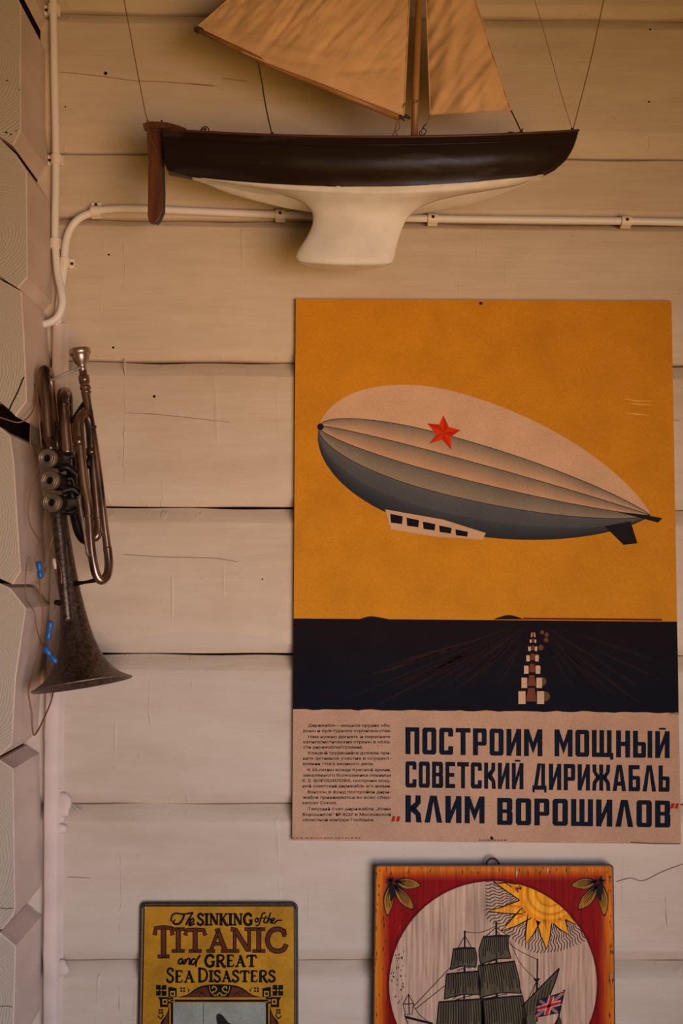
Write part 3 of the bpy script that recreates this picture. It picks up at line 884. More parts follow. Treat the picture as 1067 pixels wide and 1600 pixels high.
# of the
script([(768, 168), (756, 182), (764, 194), (776, 184), (768, 168)], 7); script([(820, 140), (802, 142), (792, 170), (778, 210), (760, 214)], 7); script([(776, 174), (806, 168)], 5)
script([(822, 156), (808, 190), (818, 198), (828, 192)], 7); script([(806, 170), (834, 168)], 5); script([(850, 136), (838, 168), (828, 200)], 7); script([(832, 192), (846, 174), (852, 180), (848, 198), (858, 198)], 7)
script([(856, 190), (872, 180), (866, 170), (856, 182), (858, 196), (872, 200), (890, 184), (918, 184)], 7)
# and
script([(326, 412), (308, 416), (300, 436), (314, 442), (328, 420), (326, 440), (338, 440)], 9); script([(340, 412), (340, 444)], 8); script([(342, 432), (356, 412), (368, 416), (364, 444), (374, 442)], 9)
script([(402, 414), (384, 416), (376, 438), (388, 446), (406, 424), (430, 390)], 9); script([(410, 420), (402, 460)], 8)
sl.build('lettering', M_TIN, sign)
so = Art(SD, ks)
for mx_ in (0, 1):
    fx = (lambda x: x) if mx_ == 0 else (lambda x: 1090 - x)
    P = lambda pts: [(fx(a), b_) for a, b_ in pts]
    for a in range(2):
        for b_ in range(2): so.poly(P([(167 + a * 34, 568 + b_ * 36), (195 + a * 34, 568 + b_ * 36), (195 + a * 34, 596 + b_ * 36), (167 + a * 34, 596 + b_ * 36)]), INKC, 2)
    so.disc(fx(198), 600, 13, INKC, 3, 14); so.disc(fx(198), 600, 6, (186, 138, 34), 4, 10)
    so.poly(P([(240, 578), (290, 588), (290, 640), (275, 640), (240, 640)]), INKC, 2); so.poly(P([(252, 604), (280, 604), (280, 636), (252, 636)]), (186, 138, 34), 3); so.poly(P([(258, 612), (273, 612), (273, 629), (258, 629)]), INKC, 4)
    so.poly(P([(178, 640), (240, 640), (240, 700), (190, 700), (190, 660)]), INKC, 2); so.poly(P([(205, 652), (234, 652), (234, 684), (205, 684)]), (186, 138, 34), 3); so.poly(P([(212, 660), (227, 660), (227, 676), (212, 676)]), INKC, 4)
    for a, b_ in ((248, 648), (262, 660), (248, 672), (262, 646)): so.poly(P([(a - 8, b_ - 5), (a + 8, b_ - 5), (a + 8, b_ + 6), (a - 8, b_ + 6)]), INKC, 2)
    for a, b_ in ((317, 588), (334, 588), (317, 604), (334, 604)): so.poly(P([(a - 6, b_ - 5), (a + 6, b_ - 5), (a + 6, b_ + 6), (a - 6, b_ + 6)]), INKC, 2)
    so.poly(P([(344, 575), (368, 600), (352, 618), (360, 600)]), INKC, 2)
    so.poly(P(cr([(290, 642), (350, 626), (400, 592), (440, 574), (490, 566), (545, 564)], 5) + [(545, 642)]), INKC, 2)
    so.poly(P(cr([(316, 640), (360, 628), (405, 600), (440, 584), (470, 580)], 5) + [(492, 640)]), BROWN, 3)
    for q in ([(400, 618), (420, 606), (450, 618)], [(420, 634), (440, 616), (462, 634)]): so.ribbon(cr(P(q), 5), 4, INKC, 4)
    so.ribbon(cr(P([(500, 590), (510, 576), (528, 590), (518, 606), (500, 612), (520, 632), (545, 612)]), 5), 7, (186, 138, 34), 4)
    so.ribbon(cr(P([(484, 574), (496, 614), (540, 636)]), 5), 4, (186, 138, 34), 4)
    for a, b_ in ((188, 718), (203, 718), (188, 734), (203, 734)): so.poly(P([(a - 6, b_ - 6), (a + 6, b_ - 6), (a + 6, b_ + 6), (a - 6, b_ + 6)]), INKC, 2)
    so.ribbon(cr(P([(178, 752), (196, 768), (212, 744)]), 5), 7, INKC, 2)
    so.poly(P(cr([(246, 690), (238, 720), (222, 756), (196, 790), (186, 860), (190, 1000)], 5) + [(246, 1000)]), INKC, 2)
    so.poly(P(cr([(240, 730), (224, 764), (206, 800), (200, 860), (200, 1000)], 5) + [(240, 1000)]), BROWN, 3)
    so.poly(P([(255, 672), (268, 672), (268, 1000), (255, 1000)]), INKC, 4)
so.ribbon([(545, 572), (536, 584), (545, 600), (554, 584), (545, 572)], 7, INKC, 5)
so.rect(278, 655, 822, 668, INKC, 4)
so.build('ornament', M_TIN, sign)
sp = Art(SD, ks)
sp.rect(270, 674, 820, 1010, (146, 150, 136), 3)
sp.line(449, 674, 449, 1010, 3, (60, 54, 44), 4)
sp.poly(cr([(526, 770), (526, 750), (540, 738), (556, 744), (566, 752), (582, 772), (598, 792), (612, 800), (604, 830), (540, 830), (530, 800)], 4, True), (40, 36, 32), 4)
sp.disc(668, 768, 3, (50, 44, 38), 4, 8)
sp.build('picture', M_TIN, sign)
n = MB(); n.lathe(W(227, 1418, SD - .001), (0, -1, 0), [(0, .0018), (.0015, .0018), (.002, .001), (.0021, 0)], 10); n.build('nail', M_MOUTH, sign)

# ------------------------------------------------------------------ painted wooden board with ship
ship = thing('painted_board', W(772, 1724, 0.0), 'square wooden board with orange border painted with a sailing ship and a sun', 'wall plaque')
BD = 0.020
kb = lambda x, y: (570 + x / 2.6024, 1320 + y / 2.6024)
skb = lambda x, y: (x + (y - 80) * 0.012 * (x - 530) / 490, y)
bb_ = MB()
ol = [skb(*p) for p in rrect(41, 81, 1011, 1044, 14, 4)]
bb_.prism([W(*kb(*p), BD) for p in ol], [W(*kb(*p), 0.001) for p in ol], 0)
bb_.build('board', M_BOARDEDGE, ship, bevel=0.0012)
ba = Art(BD, lambda x, y: kb(*skb(x, y)))
OR = (196, 106, 22); RD = (128, 12, 14)
ba.poly(rrect(47, 88, 1006, 1040, 12, 4), OR, 1)
for q in range(9):
    f = q / 8; i_ = 20 + f * 44
    ba.poly(rrect(41 + i_, 81 + i_, 1011 - i_, 1044 - i_, 14 + 10 * f, 4), tuple(a + (b_ - a) * f for a, b_ in zip(OR, RD)), 2 + q)
CC, CR_ = (521, 565), 417
ba.disc(*CC, CR_ + 10, (100, 10, 14), 11, 72)
ba.disc(*CC, CR_, (184, 152, 126), 12, 72)
circ = [(CC[0] + CR_ * math.cos(2 * math.pi * k / 64), CC[1] + CR_ * math.sin(2 * math.pi * k / 64)) for k in range(64)]
random.seed(11)
for _ in range(150):     # chips and wear
    e = random.choice('lrtb'); L_ = random.uniform(4, 26)
    if e == 'l': x, y = random.uniform(43, 66), random.uniform(100, 1030)
    elif e == 'r': x, y = random.uniform(985, 1005), random.uniform(100, 1030)
    elif e == 't': x, y = random.uniform(60, 990), random.uniform(88, 108)
    else: x, y = random.uniform(70, 180), random.uniform(250, 520)
    ba.ribbon([(x, y), (x + random.uniform(-2, 2), y + L_ / 2), (x + random.uniform(-2, 2), y + L_)], [0.5, random.uniform(1, 3.2), 0.5], random.choice([(60, 30, 16), (40, 22, 16), (150, 80, 24), (60, 30, 16)]), 12)
for x, y, l in ((617, 95, 38), (968, 124, 28), (994, 520, 40), (742, 90, 26)): ba.ribbon([(x, y), (x + 1, y + l / 2), (x, y + l)], [1, 6, 1], (206, 176, 140), 13)
for _ in range(40):
    x, y = random.uniform(108, 160), random.uniform(430, 640)
    if (x - CC[0]) ** 2 + (y - CC[1]) ** 2 < (CR_ - 3) ** 2: ba.rect(x, y, x + random.uniform(2, 5), y + random.uniform(2, 11), (36, 28, 24), 13)
ba.build('painted_ground', M_BOARDINK, ship)
su = Art(BD, lambda x, y: kb(*skb(x, y)))
BLK = (26, 22, 22)
scn = (752, 192)
reg = [(490, 140), (560, 120), (960, 300), (890, 395), (800, 432), (700, 442), (630, 420), (545, 345), (490, 305)]
hull_clip = clip_poly(circ, reg)
for q in range(52):
    a = R(200 - q * 3.27)
    pts = []
    for k in range(26):
        r_ = 100 + k * 8.2; wv = 4.2 * math.sin(k * 1.15 + q * 0.35)
        pts.append((scn[0] + r_ * math.cos(a) - wv * math.sin(a), scn[1] + r_ * math.sin(a) + wv * math.cos(a)))
    su.ribbon(pts, 3.4, BLK, 13, clip=hull_clip)
tips = [((585, 152), (524, 152), (640, 232)), ((632, 225), (502, 270), (640, 282)), ((632, 262), (556, 350), (672, 300)), ((662, 286), (652, 404), (712, 312)), ((694, 300), (738, 424), (760, 300)), ((744, 300), (828, 366), (800, 268)), ((780, 280), (880, 334), (860, 250)), ((620, 150), (560, 146), (650, 210))]
for a, t, b_ in tips:
    ol_ = [a, ((a[0] * .45 + t[0] * .55) - 4, (a[1] * .45 + t[1] * .55) + 4), t, ((b_[0] * .45 + t[0] * .55) + 4, (b_[1] * .45 + t[1] * .55) + 4), b_, scn]
    cl = clip_poly(ol_, circ)
    if len(cl) > 2:
        su.poly(cl, (224, 150, 34), 15)
        su.ribbon([tuple(p) for p in cl[:]], 5.0, BLK, 15.5, closed=True, clip=circ)
        su.ribbon([((a[0] + b_[0]) / 2, (a[1] + b_[1]) / 2), (t[0] * .7 + scn[0] * .3, t[1] * .7 + scn[1] * .3)], [14, 3], (206, 112, 24), 16, clip=circ)
su.disc(*scn, 128, (216, 130, 26), 16, 36, clip=circ); su.disc(*scn, 112, (224, 154, 36), 17, 36, clip=circ)
su.disc(*scn, 96, (204, 120, 26), 18, 32, clip=circ); su.disc(*scn, 86, (226, 160, 40), 19, 32, clip=circ); su.disc(*scn, 62, (206, 122, 26), 20, 28, clip=circ); su.disc(*scn, 52, (222, 150, 34), 21, 28, clip=circ)
su.build('painted_sun', M_BOARDINK, ship)
le = Art(BD, lambda x, y: kb(*skb(x, y)))
for mx_ in (0, 1):
    fx = (lambda p: p) if mx_ == 0 else (lambda p: (1062 - p[0] * 1.0 + 4, p[1]))
    for pts, tip in (([(108, 150), (82, 195), (78, 240), (94, 292), (116, 240), (118, 195)], 0), ([(116, 160), (128, 215), (160, 250), (202, 264), (190, 222), (160, 185)], 0), ([(122, 148), (160, 134), (200, 142), (230, 166), (190, 180), (150, 178)], 0)):
        P = [fx(p) for p in pts]; C_ = cr(P, 4, True)
        le.poly(C_, BLK, 12)
        cx = sum(p[0] for p in P) / len(P); cy = sum(p[1] for p in P) / len(P)
        le.poly([(cx + (p[0] - cx) * .84 + (P[3][0] - cx) * .06, cy + (p[1] - cy) * .84 + (P[3][1] - cy) * .06) for p in C_], (150, 104, 34), 13)
        base = P[0]; tp = P[3]
        for s_ in (-.55, -.2, .2, .55):
            nx, ny = -(tp[1] - base[1]), tp[0] - base[0]; L_ = math.hypot(nx, ny); nx, ny = nx / L_ * 22 * s_, ny / L_ * 22 * s_
            le.ribbon([base, ((base[0] + tp[0]) / 2 + nx, (base[1] + tp[1]) / 2 + ny), (tp[0] * .75 + base[0] * .25 + nx * .6, tp[1] * .75 + base[1] * .25 + ny * .6)], [5, 3, 1], BLK, 14)
    c = fx((106, 146))
    for q in range(11): le.ribbon([c, (c[0] + 22 * math.cos(q * .571), c[1] + 20 * math.sin(q * .571))], [6, 2.5], BLK, 15)
    le.poly([fx((96, 160)), fx((122, 160)), fx((124, 210)), fx((108, 230))], BLK, 15)
le.build('painted_leaves', M_BOARDINK, ship)
sh = Art(BD, lambda x, y: kb(*skb(x, y)))
OLV = (84, 76, 56)


def sail(pts, bulge, stripes):
    a, b_, c, d = pts   # top-left, top-right, bottom-right, bottom-left
    def bow(p, q, k):
        m = ((p[0] + q[0]) / 2 + k[0], (p[1] + q[1]) / 2 + k[1]); return cr([p, m, q], 6)
    ol_ = bow(a, b_, (0, -4))[:-1] + bow(b_, c, (bulge, 0))[:-1] + bow(c, d, (0, -10))[:-1] + bow(d, a, (bulge - 6, 0))[:-1]
    sh.poly(ol_, OLV, 14); sh.ribbon(ol_, 4.5, BLK, 16, closed=True)
    for i in range(1, stripes):
        f = i / stripes
        p = (a[0] + (b_[0] - a[0]) * f, a[1] + (b_[1] - a[1]) * f); q = (d[0] + (c[0] - d[0]) * f, d[1] + (c[1] - d[1]) * f - 8)
        e = 0.55 + .4 * random.random()
        sh.ribbon(cr([p, ((p[0] + q[0]) / 2 + bulge * .6, (p[1] + q[1]) / 2), (p[0] + (q[0] - p[0]) * e + bulge * .3, p[1] + (q[1] - p[1]) * e)], 4), 3.6, BLK, 15)


def ln(*p, wd=3.2, layer=13): sh.ribbon(list(p), wd, BLK, layer)


ln((407, 352), (407, 520), wd=7); ln((534, 312), (538, 800), wd=8); ln((700, 465), (697, 720), wd=6); ln((405, 500), (405, 800), wd=6)
sail([(362, 424), (448, 420), (452, 498), (350, 508)], 6, 11)
sail([(334, 528), (462, 516), (470, 610), (326, 628)], 6, 14)
sail([(304, 642), (480, 628), (486, 790), (290, 800)], 6, 18)
sail([(482, 376), (584, 370), (594, 462), (472, 488)], -6, 13)
sail([(462, 494), (608, 476), (632, 604), (470, 622)], 4, 16)
sail([(474, 634), (640, 616), (660, 790), (478, 800)], 4, 18)
# spanker and small spars
sh.poly([(788, 502), (770, 560), (744, 626), (700, 640), (690, 780), (640, 790), (636, 658)], OLV, 14)
sh.ribbon([(788, 502), (770, 560), (744, 626), (700, 640)], 5, BLK, 16); sh.ribbon([(788, 502), (636, 658)], 5, BLK, 16)
for q in range(7): sh.ribbon([(660 + q * 16, 644 - q * 16), (656 + q * 13, 700 - q * 12)], 3.4, BLK, 15)
sh.poly([(684, 544), (710, 542), (704, 556), (690, 556)], BLK, 15)
for q in range(5): ln((697, 552), (664 + q * 14, 622 - q * 6), wd=2.6)
ln((362, 424), (448, 420), wd=6, layer=17); ln((482, 374), (588, 370), wd=6, layer=17); ln((334, 526), (462, 514), wd=6, layer=17); ln((462, 492), (610, 474), wd=6, layer=17); ln((304, 640), (640, 614), wd=6, layer=17)
for p in ((407, 352), (402, 352)): pass
sh.disc(407, 354, 5, BLK, 14, 10); sh.disc(700, 467, 4, BLK, 14, 10)
sh.ribbon(cr([(407, 354), (470, 356), (534, 330)], 6), 2.6, BLK, 13); ln((407, 370), (378, 424)); ln((407, 370), (436, 420)); ln((534, 335), (490, 374)); ln((534, 335), (582, 372))
sh.ribbon(cr([(536, 352), (610, 420), (702, 468)], 6), 2.6, BLK, 13); sh.ribbon(cr([(590, 390), (630, 480), (690, 545)], 6), 2.6, BLK, 13); ln((612, 520), (640, 620))
ln((352, 496), (196, 664)); ln((326, 574), (210, 668)); sh.ribbon(cr([(206, 660), (226, 690), (262, 720)], 5), 3, BLK, 13)
ln((182, 606), (186, 690), wd=4); ln((160, 648), (204, 646), wd=4); ln((160, 648), (170, 690), (196, 690), (204, 646)); ln((182, 608), (160, 648)); ln((182, 608), (204, 648)); ln((170, 700), (280, 728), wd=10); ln((166, 690), (180, 728), wd=4)
for a, b_ in (((380, 512), (436, 500)), ((360, 626), (400, 610)), ((500, 484), (540, 470)), ((370, 632), (440, 612)), ((500, 626), (580, 606))): sh.ribbon(cr([a, ((a[0] + b_[0]) / 2, a[1] - 12), b_], 5), 3, BLK, 17)
sh.poly(cr([(230, 760), (330, 790), (520, 800), (720, 770), (790, 700), (790, 830), (740, 900), (420, 910), (290, 870)], 4, True), (70, 50, 36), 13)
sh.build('painted_ship', M_BOARDINK, ship)
fl = Art(BD, lambda x, y: kb(*skb(x, y)))
A_, B_, C_, D2 = (706, 632), (808, 598), (782, 684), (688, 704)
fl.ribbon([(808, 590), (784, 700), (774, 729)], 6, BLK, 17)
q = lambda u, v: tuple((A_[i] * (1 - u) + B_[i] * u) * (1 - v) + (D2[i] * (1 - u) + C_[i] * u) * v for i in (0, 1))
fl.poly([q(0, 0), q(1, 0), q(1, 1), q(0, 1)], (30, 36, 74), 18)
for a, b_ in (((0, 0), (1, 1)), ((1, 0), (0, 1))):
    fl.ribbon([q(*a), q(*b_)], 9, (190, 160, 140), 19); fl.ribbon([q(*a), q(*b_)], 4.5, (180, 32, 26), 20)
fl.ribbon([q(.5, 0), q(.5, 1)], 22, (190, 160, 140), 21); fl.ribbon([q(0, .5), q(1, .5)], 20, (190, 160, 140), 21)
fl.ribbon([q(.5, 0), q(.5, 1)], 12, (180, 32, 26), 22); fl.ribbon([q(0, .5), q(1, .5)], 11, (180, 32, 26), 22)
fl.ribbon([q(0, 0), q(1, 0), q(1, 1), q(0, 1)], 2.5, BLK, 23, closed=True)
fl.build('painted_flag', M_BOARDINK, ship)
h = MB(); P = [W(*kb(519 + 25 * math.cos(t), 82 - 4 - 22 * math.sin(t)), 0.010) for t in [i * math.pi / 12 - .35 for i in range(0, 16)]]
h.tube(P, 0.0016, 8); h.build('hanging_loop', M_IRON, ship)

# ------------------------------------------------------------------ model sailing boat
DC = 0.135
boat = thing('model_sailboat', W(580, 300, DC), 'wooden model sailboat with dark hull, white keel and tan cloth sails', 'model boat')
BEAM = 0.068


def hb(u):   # half breadth along the length
    return BEAM * interp([(0, .42), (.12, .66), (.3, .93), (.5, 1.0), (.65, .95), (.8, .74), (.9, .46), (.96, .22), (1, .02)], u)


def bw(u):   # half breadth at the paint line
    return BEAM * interp([(0, .03), (.07, .07), (.16, .30), (.28, .60), (.42, .74), (.6, .74), (.75, .58), (.87, .30), (.95, .08), (1, .01)], u)


def hullrow(v, side):
    """v 0 = sheer, 1 = paint line"""
    lx, ly = interp([(0, 254.5), (.7, 257.5), (.85, 266), (1, 300)], v), interp([(0, 204), (.7, 260), (.85, 268), (1, 277)], v)
    rx, ry = interp([(0, 903.5), (.3, 898), (.6, 888), (.85, 868), (1, 850)], v), interp([(0, 205.5), (.3, 226), (.6, 246), (.85, 264), (1, 273)], v)
    sag = 11 + (17 - 11) * v
    full = interp([(0, 1), (.3, 1.03), (.6, 1.02), (1, .95)], v)
    out = []
    for i in range(41):
        u = i / 40
        x = lx + (rx - lx) * u
        uu = min(max((x - 254) / (903.5 - 254), 0), 1)
        y = ly + (ry - ly) * u + sag * 4 * u * (1 - u)
        f = max(0.0, min(1.0, (v - .45) / .55)); f = f * f * (3 - 2 * f) * .6 + f * .4
        bth = hb(uu) * full * (1 - f) + bw(uu) * f
        if u > .999: bth = min(bth, 0.0025)
        p = W(x, y, DC + bth)
        if side > 0: p = Vector((p.x, -2 * DC - p.y, p.z))
        out.append(p)
    return out


hm = MB()
vs = [0, .04, .05, .09, .10, .2, .35, .5, .65, .75, .85, .93, 1]
for side in (-1, 1):
    rows = [hullrow(v, side) for v in vs]
    hm.quadgrid(rows, 0, True)
near = [hullrow(v, -1) for v in vs]; far = [hullrow(v, 1) for v in vs]
# transom and deck
hm.quadgrid([[r[0] for r in near], [r[0] for r in far]], 0, False)
deck = [[p + Vector((0, 0, -0.004)) for p in near[0]], [p + Vector((0, 0, -0.004)) for p in far[0]]]
hm.quadgrid(deck, 1, False)
hm.quadgrid([near[-1], far[-1]], 2, False)
hm.build('hull', [M_HULL, M_RAIL, M_WHITE], boat)
rl = MB()
for side in (-1, 1):
    r0 = [p + Vector((0, side * 0.0012, 0.0012)) for p in hullrow(0, side)]; rl.tube(r0, 0.0020, 8)
    r1 = [p + Vector((0, side * 0.0010, 0)) for p in hullrow(.14, side)]; rl.tube(r1, 0.0012, 6, 1)
rl.build('rail', [M_RAIL, M_HULL], boat)

# underwater body and fin keel as one white piece
LEFT = [(300, 276), (345, 286), (395, 294), (440, 304), (468, 314), (484, 326), (489, 340), (486, 356), (477, 374), (466, 390), (462, 400), (466, 408), (476, 411)]
RIGHT = [(850, 272), (812, 288), (765, 297), (712, 306), (674, 316), (650, 328), (636, 342), (628, 358), (622, 376), (618, 392), (615, 404), (611, 411), (603, 414)]
THK = [.050, .049, .046, .040, .032, .025, .0205, .018, .0175, .019, .019, .016, .011]
SAG = [17, 13, 9, 6, 4, 3, 2.5, 2, 2.5, 3, 3, 3, 2.5]
N_K = 36
fin = {}
km = MB()
Lc, Rc_ = cr(LEFT, 4), cr(RIGHT, 4)
tk = cr([(t,) for t in THK], 4); sgk = cr([(t,) for t in SAG], 4)
for side in (-1, 1):
    rows = []
    for (l, r, t, s) in zip(Lc, Rc_, tk, sgk):
        row = []
        for i in range(N_K + 1):
            u = 0.5 - 0.5 * math.cos(math.pi * i / N_K)
            x = l[0] + (r[0] - l[0]) * u; y = l[1] + (r[1] - l[1]) * u + s[0] * 4 * u * (1 - u)
            th = t[0] * (max(0, 1 - abs(2 * u - 1) ** 2.2)) ** 0.62 + 0.0008
            if rows == [] and True:
                uu = min(max((x - 254) / 649.5, 0), 1); th = max(bw(uu), .0006)
            p = W(x, y, DC + th)
            if side > 0: p = Vector((p.x, -2 * DC - p.y, p.z))
            row.append(p)
        rows.append(row)
    km.quadgrid(rows, 0, True)
    fin[side] = rows
km.quadgrid([fin[-1][-1], fin[1][-1]], 0, False)
km.build('keel', [M_WHITE], boat)
kc = MB()
for pts in ([(476, 392), (490, 396), (540, 399), (585, 398), (612, 391)], [(500, 346), (515, 352), (533, 360)]):
    P = cr(pts, 5)
    kc.tube([W(x, y, DC + .0155) for x, y in P], .0004, 5)

# rudder and tiller
rd = MB()


def slab(mb, pts, d, th, mi=0, side=None):
    f = [W(x, y, d + th / 2) for x, y in pts]; bk = [Vector((p.x, p.y + th, p.z)) for p in f]
    mb.prism(f, bk, mi, side)


slab(rd, [(229, 196), (250, 194), (253, 216), (253, 256), (255, 300), (254.5, 328), (249, 342), (242, 348.5), (233, 347), (230.5, 338), (231.5, 256), (233.5, 252), (230.5, 246), (229.5, 220)], DC, 0.009, 0)
ro = rd.build('rudder', M_RUDDER, boat, bevel=0.0012)
re_ = MB(); slab(re_, [(250.5, 194), (254, 198), (255.5, 256), (257, 300), (256.5, 329), (250, 344), (244, 349), (249, 341), (253, 328), (253, 256), (252, 216)], DC - .003, 0.011, 0)
re_.build('edge_strip', M_NAVY, ro)
tl = MB(); slab(tl, [(223, 193), (229, 190.5), (245, 189.5), (262, 191), (280, 196), (290, 200), (294, 205), (290, 207), (278, 203.5), (262, 200.5), (250, 200), (224, 199.5)], DC, 0.014, 0)
tl.build('tiller', M_RUDDER, boat, bevel=0.0015)
hg = MB()
for y in (222, 240, 250): hg.tube([W(249, y, DC), W(257, y - 1, DC)], .0013, 8)
hg.tube([W(254, 198, DC + .004), W(252.5, 188, DC + .004)], .0013, 8)
hg.tube([W(254, 212, DC + .002), W(254.5, 254, DC + .002)], .0009, 6)
hg.build('hinge', M_BRASSW, boat)

# mast, boom and sails
mp = MB(); mp.tube([W(647, 224, DC), W(650, 120, DC), (W(654.5, 0, DC)), W(663, -275, DC)], [.0052, .0052, .0049, .0035], 14)
mp.build('mast', M_SPAR, boat)
bm_ = MB(); bm_.tube([W(309, 47, DC + .016), W(420, 100, DC + .018), W(540, 150, DC + .016), W(622, 183, DC + .008)], [.0036, .0045, .0048, .0046], 12)
bo = bm_.build('boom', M_SPAR, boat)
bt = MB()
random.seed(2)
for k, (x, y) in enumerate(((306, 45), (309, 48), (312, 46))): bt.lathe(W(x, y - 3, DC + .016), (0.45, 0, -.9), [(0, .0006), (.002, .0050 - .0008 * k), (.005, .0052 - .0006 * k), (.007, .0006)], 10)
bt.build('end_lashing', M_DARKCORD, bo)
gs_ = MB(); gs_.tube([W(621, 183, DC + .006), W(628, 184, DC + .004), W(634, 181, DC + .003), W(641, 185, DC + .002)], [.0035, .0022, .0034, .0018], 8)
gs_.tube([W(624, 177, DC + .006), W(628, 183, DC + .006), (W(631, 189, DC + .005))], .0014, 6)
gs_.build('gooseneck', M_DARKCORD, bo)


def sail_mesh(name, foot, head, nv, nu, disp):
    """foot: pixel points from one lower corner to the other; head: pixel point"""
    F_ = cr(foot, 12); rows = []
    for j_ in range(nv + 1):
        v = j_ / nv; row = []
        for i in range(nu + 1):
            u = i / nu; k = u * (len(F_) - 1); a = int(min(k, len(F_) - 2)); f = k - a
            x = F_[a][0] * (1 - f) + F_[a + 1][0] * f; y = F_[a][1] * (1 - f) + F_[a + 1][1] * f
            xx, yy = x + (head[0] - x) * v, y + (head[1] - y) * v
            row.append(W(xx, yy, DC + disp(u, v, xx, yy)))
        rows.append(row)
    m = MB(); m.quadgrid(rows, 0, True)
    o = m.build(name, M_SAIL, boat, recalc=False)
    s_ = o.modifiers.new('thickness', 'SOLIDIFY'); s_.thickness = 0.0008
    return o, rows


def dmain(u, v, x, y):
    belly = .020 * math.sin(math.pi * u) * (1 - v) ** .5 + .004
    # diagonal creases higher up, one deep fold above the boom
    ph = (x * .76 + y * .64); al = (x * .64 - y * .76)
    up = 1 / (1 + math.exp((y - 110) / 24.0))
    n1 = noise.noise(Vector((ph * .060, al * .011, 1.7))); n2 = noise.noise(Vector((ph * .15, al * .022, 5.1)))
    wr = (.0042 * n1 * abs(n1) * 3.0 + .0022 * n2) * up
    c = 57 + .30 * (x - 320) - .00045 * (x - 320) ** 2
    wr += -.0050 * math.exp(-((y - c - 4) / 7.0) ** 2) * math.exp(-((x - 425) / 95.0) ** 2) + .0022 * math.exp(-((y - c + 9) / 8.0) ** 2) * math.exp(-((x - 440) / 120.0) ** 2)
    c2 = 112 - .10 * (x - 540)
    wr += -.0030 * math.exp(-((y - c2) / 6.0) ** 2) * math.exp(-((x - 560) / 60.0) ** 2)
    wr += .0020 * noise.noise(Vector((x * .018 + y * .010, y * .030 - x * .010, 3))) + .0010 * noise.noise(Vector((x * .07, y * .07, 9)))
    return belly + wr * min(1, .1 + v * 10)


def djib(u, v, x, y):
    belly = .014 * math.sin(math.pi * u) * (1 - v) ** .4 + .004
    wr = .0018 * math.sin((x + y * .22 - 660) * .15 + 3.0 * noise.noise(Vector((x * .014, y * .010, 1))))
    wr += .0036 * noise.noise(Vector(((x * .82 + y * .57) * .09, (x * .57 - y * .82) * .016, 7)))
    wr += .0022 * math.sin((x * .75 + y * .55) * .09) * math.exp(-((x - 780) ** 2 + (y - 150) ** 2) / 9000.0)
    wr += .0012 * noise.noise(Vector((x * .04, y * .04, 5)))
    return belly + wr


ms, mrows = sail_mesh('mainsail', [(304, 46), (400, 91), (520, 137), (631, 181)], (652, -262), 150, 110, dmain)
hem = MB(); hem.tube([p + Vector((0, -.001, 0)) for p in mrows[0]], .0010, 6); hem.tube([r[-1] + Vector((0, -.0006, 0)) for r in mrows], .0011, 6); hem.tube([r[0] + Vector((0, -.0004, 0)) for r in mrows], .0010, 6)
hem.build('hem', M_SAIL, ms)
js, jrows = sail_mesh('jib', [(672, 179), (730, 176), (798, 172)], (657, -262), 130, 60, djib)
hem = MB(); hem.tube([p + Vector((0, -.0004, 0)) for p in jrows[0]], .0009, 6); hem.tube([r[-1] + Vector((0, -.0008, 0)) for r in jrows], .0012, 6); hem.tube([r[0] + Vector((0, -.0004, 0)) for r in jrows], .0010, 6)
hem.build('hem', M_SAIL, js)


def cord(name, pts, r, m, n=6, label=None):
    b_ = MB(); b_.tube([W(*p) for p in cr(pts, 6)], r, n)
    o = b_.build(name, m, boat)
    if label: o['label'] = label
    return o


cord('hanging_cord', [(190, -20, DC), (205, 60, DC), (220, 140, DC), (230, 186, DC), (240, 190, DC + .004)], .0008, M_STRING)
cord('hanging_cord', [(230, 186, DC), (231, 205, DC + .006), (242, 232, DC + .006), (252, 250, DC + .005), (253.5, 246, DC)], .0007, M_STRING)
cord('hanging_cord', [(947, -20, DC), (925, 85, DC), (905, 165, DC), (895, 203, DC)], .0008, M_STRING)
cord('hanging_cord', [(829, -20, .05), (850, 50, .07), (872, 130, .11), (893, 200, DC)], .0004, M_STRING)
cord('mainsheet', [(403, 93, DC + .012), (406, 112, DC + .018), (410, 133, DC + .022), (412, 148, DC + .026), (418, 180, DC + .04), (425, 210, DC + .052)], .0011, M_DARKCORD)
cord('mainsheet', [(402, 84, DC + .012), (400, 96, DC + .014), (404, 98, DC + .016), (405, 86, DC + .012)], .0008, M_STRING)
cord('jib_stay', [(798, 172, DC + .004), (807, 190, DC + .006), (815, 208, DC + .01)], .0010, M_DARKCORD)
cord('jib_stay', [(788, 211, DC + .03), (796, 207, DC + .03), (806, 208, DC + .02), (814, 206, DC + .02), (816, 201, DC + .02)], .0012, M_DARKCORD)
cord('jib_sheet', [(672, 178, DC + .004), (668, 190, DC + .006), (664, 196, DC + .006), (659, 204, DC + .006), (661, 216, DC + .006)], .0008, M_STRING)
cord('jib_sheet', [(666, 193, DC + .006), (661, 199, DC + .008), (666, 205, DC + .008), (660, 212, DC + .008), (655, 208, DC + .006), (662, 200, DC + .006)], .0008, M_DARKCORD)
cord('lashing', [(622, 178, DC + .01), (619, 196, DC + .01), (613, 214, DC + .01)], .0008, M_STRING)
cord('lashing', [(622, 180, DC + .01), (624, 200, DC + .01), (618, 206, DC + .01), (625, 216, DC + .01)], .0008, M_STRING)
cord('lashing', [(630, 168, DC + .01), (636, 158, DC + .004), (654, 157, DC + .006), (645, 162, DC + .006)], .0007, M_STRING)
